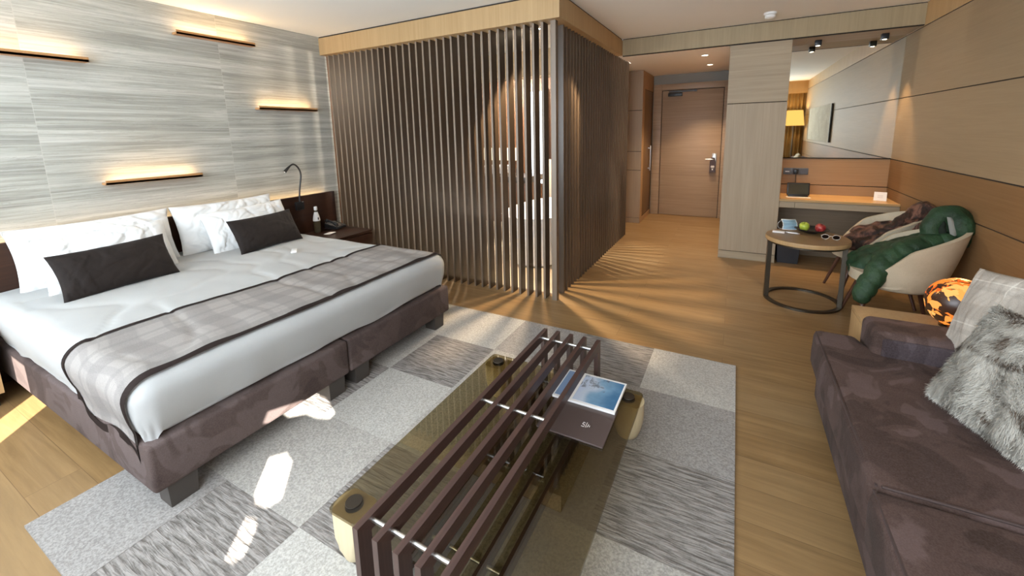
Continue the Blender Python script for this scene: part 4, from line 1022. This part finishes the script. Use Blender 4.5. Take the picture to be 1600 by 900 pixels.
# ================================================================== ARMCHAIRS
def shell_pt(th, s, off):
    """th: angle from the back (0) to each arm, s: 0 bottom .. 1 rim"""
    a = abs(th) / math.radians(142)
    rim = 0.775 - 0.20 * (1 - math.cos(min(1, a) * PI * 0.62)) - 0.17 * max(0, a - 0.62) / 0.38 * 1.0
    bot = 0.335 + 0.0 * a
    rr_b = 0.20; ax = 0.29 + 0.02 * (1 - a); ay = 0.295
    k = s ** 0.55
    rx = (rr_b + (ax - rr_b) * k) + off + 0.045 * s * (1 - a); ry = (rr_b + 0.02 + (ay - rr_b - 0.02) * k) + off
    z = bot + (rim - bot) * (s ** 1.25)
    return Vector((rx * math.cos(th), ry * math.sin(th), z))
def armchair():
    t = thing('armchair', '', 'armchair')
    bm = NB(); A = math.radians(142)
    nu, nv = 60, 18
    o_ = [[bm.verts.new(shell_pt(-A + 2 * A * i / nu, j / nv, 0.0)) for j in range(nv + 1)] for i in range(nu + 1)]
    i_ = [[bm.verts.new(shell_pt(-A + 2 * A * i / nu, j / nv, -0.028) + Vector((0, 0, 0.012 if j == 0 else 0))) for j in range(nv + 1)] for i in range(nu + 1)]
    for i in range(nu):
        for j in range(nv):
            bm.faces.new((o_[i][j], o_[i + 1][j], o_[i + 1][j + 1], o_[i][j + 1])); bm.faces.new((i_[i][j], i_[i][j + 1], i_[i + 1][j + 1], i_[i + 1][j]))
        bm.faces.new((o_[i][nv], o_[i + 1][nv], i_[i + 1][nv], i_[i][nv])); bm.faces.new((o_[i][0], i_[i][0], i_[i + 1][0], o_[i + 1][0]))
    for j in range(nv):
        bm.faces.new((o_[0][j], o_[0][j + 1], i_[0][j + 1], i_[0][j])); bm.faces.new((o_[nu][j], i_[nu][j], i_[nu][j + 1], o_[nu][j + 1]))
    bmesh.ops.recalc_face_normals(bm, faces=bm.faces[:])
    mesh_obj('shell', bm, M['cream'], t, 70)
    mesh_obj('seat_pan', lathe(NB(), [(0, 0.33), (0.19, 0.33), (0.215, 0.345), (0.20, 0.36), (0, 0.36)], n=40), M['cream'], t, 60)
    pts = []
    for k in range(40):
        a = 2 * PI * k / 40; c, s = math.cos(a), math.sin(a)
        pts.append((0.235 * c * (1.14 if c < 0 else 1.0), 0.245 * s * (1.0 if c > 0 else 1.05)))
    bm = prism(NB(), pts, 0.362, 0.435, bev=0.022, seg=4); mesh_obj('seat_cushion', bm, M['cream'], t, 60)
    for sx, sy in ((-1, -1), (-1, 1), (1, -1), (1, 1)):
        mesh_obj('leg', tube(NB(), [(sx * 0.255, sy * 0.235, 0.0), (sx * 0.16, sy * 0.16, 0.345)], [0.011, 0.018], 12), M['legwood'], t)
    return t
c1 = armchair(); c1.location = (1.085, 3.89, 0); c1.rotation_euler = (0, 0, -0.05)
c1['label'] = 'cream upholstered armchair under the green jacket, nearest the sofa'; c1['group'] = 'cream armchairs by the right wall'
c2 = copy_tree(c1); c2.location = (1.085, 4.54, 0); c2.rotation_euler = (0, 0, 0.05)
c2['label'] = 'cream armchair under the brown fur, nearest the desk'

# draped clothes: capsules fused into one skin
def blob(name, caps, mater, parent, vox=0.012, amp=0.010, fr=14, seed=0, ridge=None, smooth=4):
    bm = NB()
    for pts, rads in caps:
        P = smooth_path(pts, 5)
        n = len(P); R_ = []
        for i in range(n):
            q = i / (n - 1) * (len(rads) - 1); a = int(min(q, len(rads) - 2)); R_.append(rads[a] + (rads[a + 1] - rads[a]) * (q - a))
        tube(bm, P, R_, 14)
        for p, r in ((P[0], R_[0]), (P[-1], R_[-1])): bmesh.ops.create_icosphere(bm, subdivisions=2, radius=r * 0.98, matrix=Matrix.Translation(p))
    tmpm = bpy.data.meshes.new('t'); bm.to_mesh(tmpm); bm.free()
    to = bpy.data.objects.new('t', tmpm); COL.objects.link(to)
    md = to.modifiers.new('r', 'REMESH'); md.mode = 'VOXEL'; md.voxel_size = vox
    ms = to.modifiers.new('s', 'SMOOTH'); ms.factor = 0.6; ms.iterations = smooth
    dg = bpy.context.evaluated_depsgraph_get()
    me = bpy.data.meshes.new_from_object(to.evaluated_get(dg)); bpy.data.objects.remove(to)
    bm = NB(); bm.from_mesh(me); bm.normal_update()
    for v in bm.verts:
        c = v.co
        f = N(c, fr, seed) + 0.6 * abs(N(c, fr * 2.1, seed + 3))
        d = amp * f
        if ridge:
            ax, per, dep = ridge
            q = (Vector(ax).dot(c) + 0.02 * N(c, 7, 2)) / per
            d -= dep * (abs(math.cos(PI * q)) ** 8)
        v.co = c + v.normal * d
    o = mesh_obj(name, bm, mater, parent, 80)
    return o
jm = mat('green_quilted_nylon', 0.55, (0.028, 0.085, 0.035), spec=0.4); t_ = NT(jm)
t_.color(t_.ramp(t_.noise(t_.coord('Object'), 9, 4, 0.6), [(0.35, (0.009, 0.030, 0.012)), (0.65, (0.024, 0.066, 0.028))])); t_.bump(t_.noise(t_.coord('Object'), 55, 4, 0.6, 1.0), 0.5, 0.01)
jk = thing('green_jacket', 'dark green hooded puffer jacket draped over the near armchair', 'jacket', (0, 0, 0))
cx, cy, cz = 1.325, 3.90, 0.765
RG = ((0.75, 0.25, 0.6), 0.10, 0.007)
blob('jacket_body', [
    ([(1.32, 3.93, 0.62), (1.18, 3.95, 0.585), (1.04, 3.97, 0.53), (0.93, 3.98, 0.48), (0.865, 3.99, 0.435)], [0.11, 0.10, 0.09, 0.08, 0.06]),
    ([(1.27, 4.04, 0.62), (1.10, 4.07, 0.555), (0.95, 4.08, 0.495), (0.87, 4.06, 0.45)], [0.09, 0.075, 0.06, 0.05]),
    ([(1.27, 3.83, 0.62), (1.10, 3.85, 0.55), (0.95, 3.88, 0.475), (0.865, 3.91, 0.41)], [0.10, 0.09, 0.08, 0.055]),
    ([(1.31, 3.84, 0.68), (1.32, 3.98, 0.68)], [0.08, 0.08])], jm, jk, amp=0.012, fr=8, seed=1, ridge=RG)
blob('sleeve', [([(1.28, 3.86, 0.68), (1.17, 3.81, 0.645), (1.06, 3.765, 0.60), (0.96, 3.71, 0.515), (0.89, 3.66, 0.41), (0.84, 3.62, 0.29)], [0.08, 0.08, 0.078, 0.075, 0.068, 0.058])], jm, jk, amp=0.010, fr=9, seed=5, ridge=((0.7, 0.1, 0.7), 0.085, 0.007))
# hood: one bulky fold with a narrow opening towards the room
ring_pts = [(cx + 0.085 * math.cos(2 * PI * k / 14), cy + 0.01 * math.sin(2 * PI * k / 14) + 0.02 * math.cos(2 * PI * k / 14), cz + 0.105 * math.sin(2 * PI * k / 14)) for k in range(15)]
blob('hood', [(ring_pts, [0.078, 0.072, 0.058, 0.058, 0.060, 0.05, 0.062, 0.078]),
              ([(cx + 0.02, cy + 0.05, cz + 0.09), (cx + 0.05, cy + 0.045, cz), (cx + 0.0, cy + 0.045, cz - 0.10)], [0.08, 0.10, 0.09]),
              ([(cx + 0.05, cy - 0.02, cz + 0.07), (cx + 0.06, cy - 0.035, cz - 0.0), (cx + 0.045, cy + 0.0, cz - 0.06)], [0.065, 0.065, 0.05]),
              ([(cx - 0.07, cy + 0.02, cz + 0.03), (cx - 0.07, cy - 0.0, cz - 0.08), (cx - 0.02, cy - 0.02, cz - 0.16)], [0.055, 0.07, 0.085])], jm, jk, amp=0.015, fr=10, seed=9, smooth=2)
bm = NB(); grid(bm, 8, 18, lambda u, v: (cx - 0.032 + (0.010 + 0.034 * math.sin(PI * (v * 0.85 + 0.1))) * u + 0.03 * v, cy - 0.062 - 0.01 * math.sin(PI * u) - 0.02 * v, cz + 0.098 - 0.15 * v))
bmesh.ops.solidify(bm, geom=bm.faces[:], thickness=0.004); mesh_obj('hood_lining', bm, mat('pale_lining', 0.7, (0.45, 0.46, 0.42)), jk)
blob('hood_hollow', [([(cx - 0.048, cy - 0.035, cz + 0.085), (cx - 0.05, cy - 0.05, cz + 0.01), (cx - 0.02, cy - 0.07, cz - 0.09)], [0.018, 0.028, 0.024])], mat('hood_hollow_shade', 0.9, (0.005, 0.011, 0.005)), jk, amp=0.012, fr=30)  # near-black strip, paints the shaded hollow inside the hood
fm = mat('brown_fur', 0.3, (0.06, 0.022, 0.012), spec=0.5); t_ = NT(fm)
t_.color(t_.ramp(t_.noise(t_.coord('Object'), 8, 5, 0.7, 1.2), [(0.42, (0.010, 0.004, 0.003)), (0.5, (0.04, 0.012, 0.008)), (0.6, (0.22, 0.10, 0.065))])); t_.bump(t_.noise(t_.coord('Object', (1, 1, 2)), 60, 4, 0.7, 2), 0.6, 0.012)  # pale end of the ramp paints highlights of shiny folds into the colour
fu = blob('fur_throw', [
    ([(1.36, 4.45, 0.79), (1.33, 4.47, 0.70), (1.25, 4.50, 0.60), (1.12, 4.52, 0.55), (1.0, 4.53, 0.52), (0.93, 4.50, 0.50)], [0.085, 0.11, 0.10, 0.085, 0.075, 0.055]),
    ([(1.30, 4.36, 0.66), (1.15, 4.38, 0.54), (1.02, 4.40, 0.50), (0.935, 4.42, 0.465)], [0.08, 0.07, 0.06, 0.05]),
    ([(1.25, 4.64, 0.60), (1.1, 4.65, 0.56), (0.99, 4.60, 0.55)], [0.07, 0.07, 0.05])], fm, None, amp=0.020, fr=12, seed=4)
tag(fu, 'glossy dark brown fur garment piled on the far armchair', 'fur')

# ================================================================== BEHIND THE CAMERA, SEEN IN THE MIRROR
def curtain(name, x0, x1, y, z0, z1, waves, label):
    bm = NB()
    grid(bm, waves * 10, 6, lambda u, v: (x0 + (x1 - x0) * u, y + 0.035 * math.sin(u * waves * 2 * PI) + 0.01 * math.sin(u * waves * 5.3), z0 + (z1 - z0) * v))
    bmesh.ops.solidify(bm, geom=bm.faces[:], thickness=0.004)
    o = mesh_obj(name, bm, M['curtain'], None, 70); return tag(o, label, 'curtain')
curtain('curtain', 0.86, 1.42, -1.08, 0.0, 2.30, 7, 'gold curtain hanging in the window corner, seen in the mirror')
struct('trim_7', B(0.2, XR, -1.15, -0.98, 2.28, CZ), M['oak'])
fl = thing('floor_lamp', 'floor lamp with amber shade by the curtain, seen in the mirror', 'floor lamp', (1.19, -0.72, 0))
shm = emit('lamp_shade_lit', (1.0, 0.56, 0.14), 0.9)
mesh_obj('lamp_shade', lathe(NB(), [(0.215, 1.50), (0.165, 1.86)], n=40, cap=False), shm, fl, 60)
mesh_obj('pole', tube(NB(), [(0, 0, 0.02), (0, 0, 1.6)], 0.012), M['bronze'], fl)
mesh_obj('base', lathe(NB(), [(0, 0), (0.14, 0), (0.14, 0.02), (0, 0.022)], n=32), M['bronze'], fl)
d = bpy.data.lights.new('bulb', 'POINT'); d.energy = 14; d.color = (1, 0.62, 0.28); d.shadow_soft_size = 0.05
o = bpy.data.objects.new('bulb', d); COL.objects.link(o); o.parent = fl; o.location = (0, 0, 1.78)
pa = thing('wall_artwork', 'long pale textured panel artwork above the sofa, seen in the mirror', 'artwork', (XR - 0.002, 1.15, 1.53))
mesh_obj('canvas', B(-0.03, 0.0, -1.25, 1.25, -0.33, 0.33), fabric('art_texture', (0.50, 0.44, 0.33), (0.33, 0.28, 0.2), 40, 0.8, 0.4, 6), pa)
mesh_obj('edge_frame', box(B(-0.034, 0.0, -1.262, -1.25, -0.335, 0.335), -0.034, 0.0, 1.25, 1.262, -0.335, 0.335), M['black'], pa)
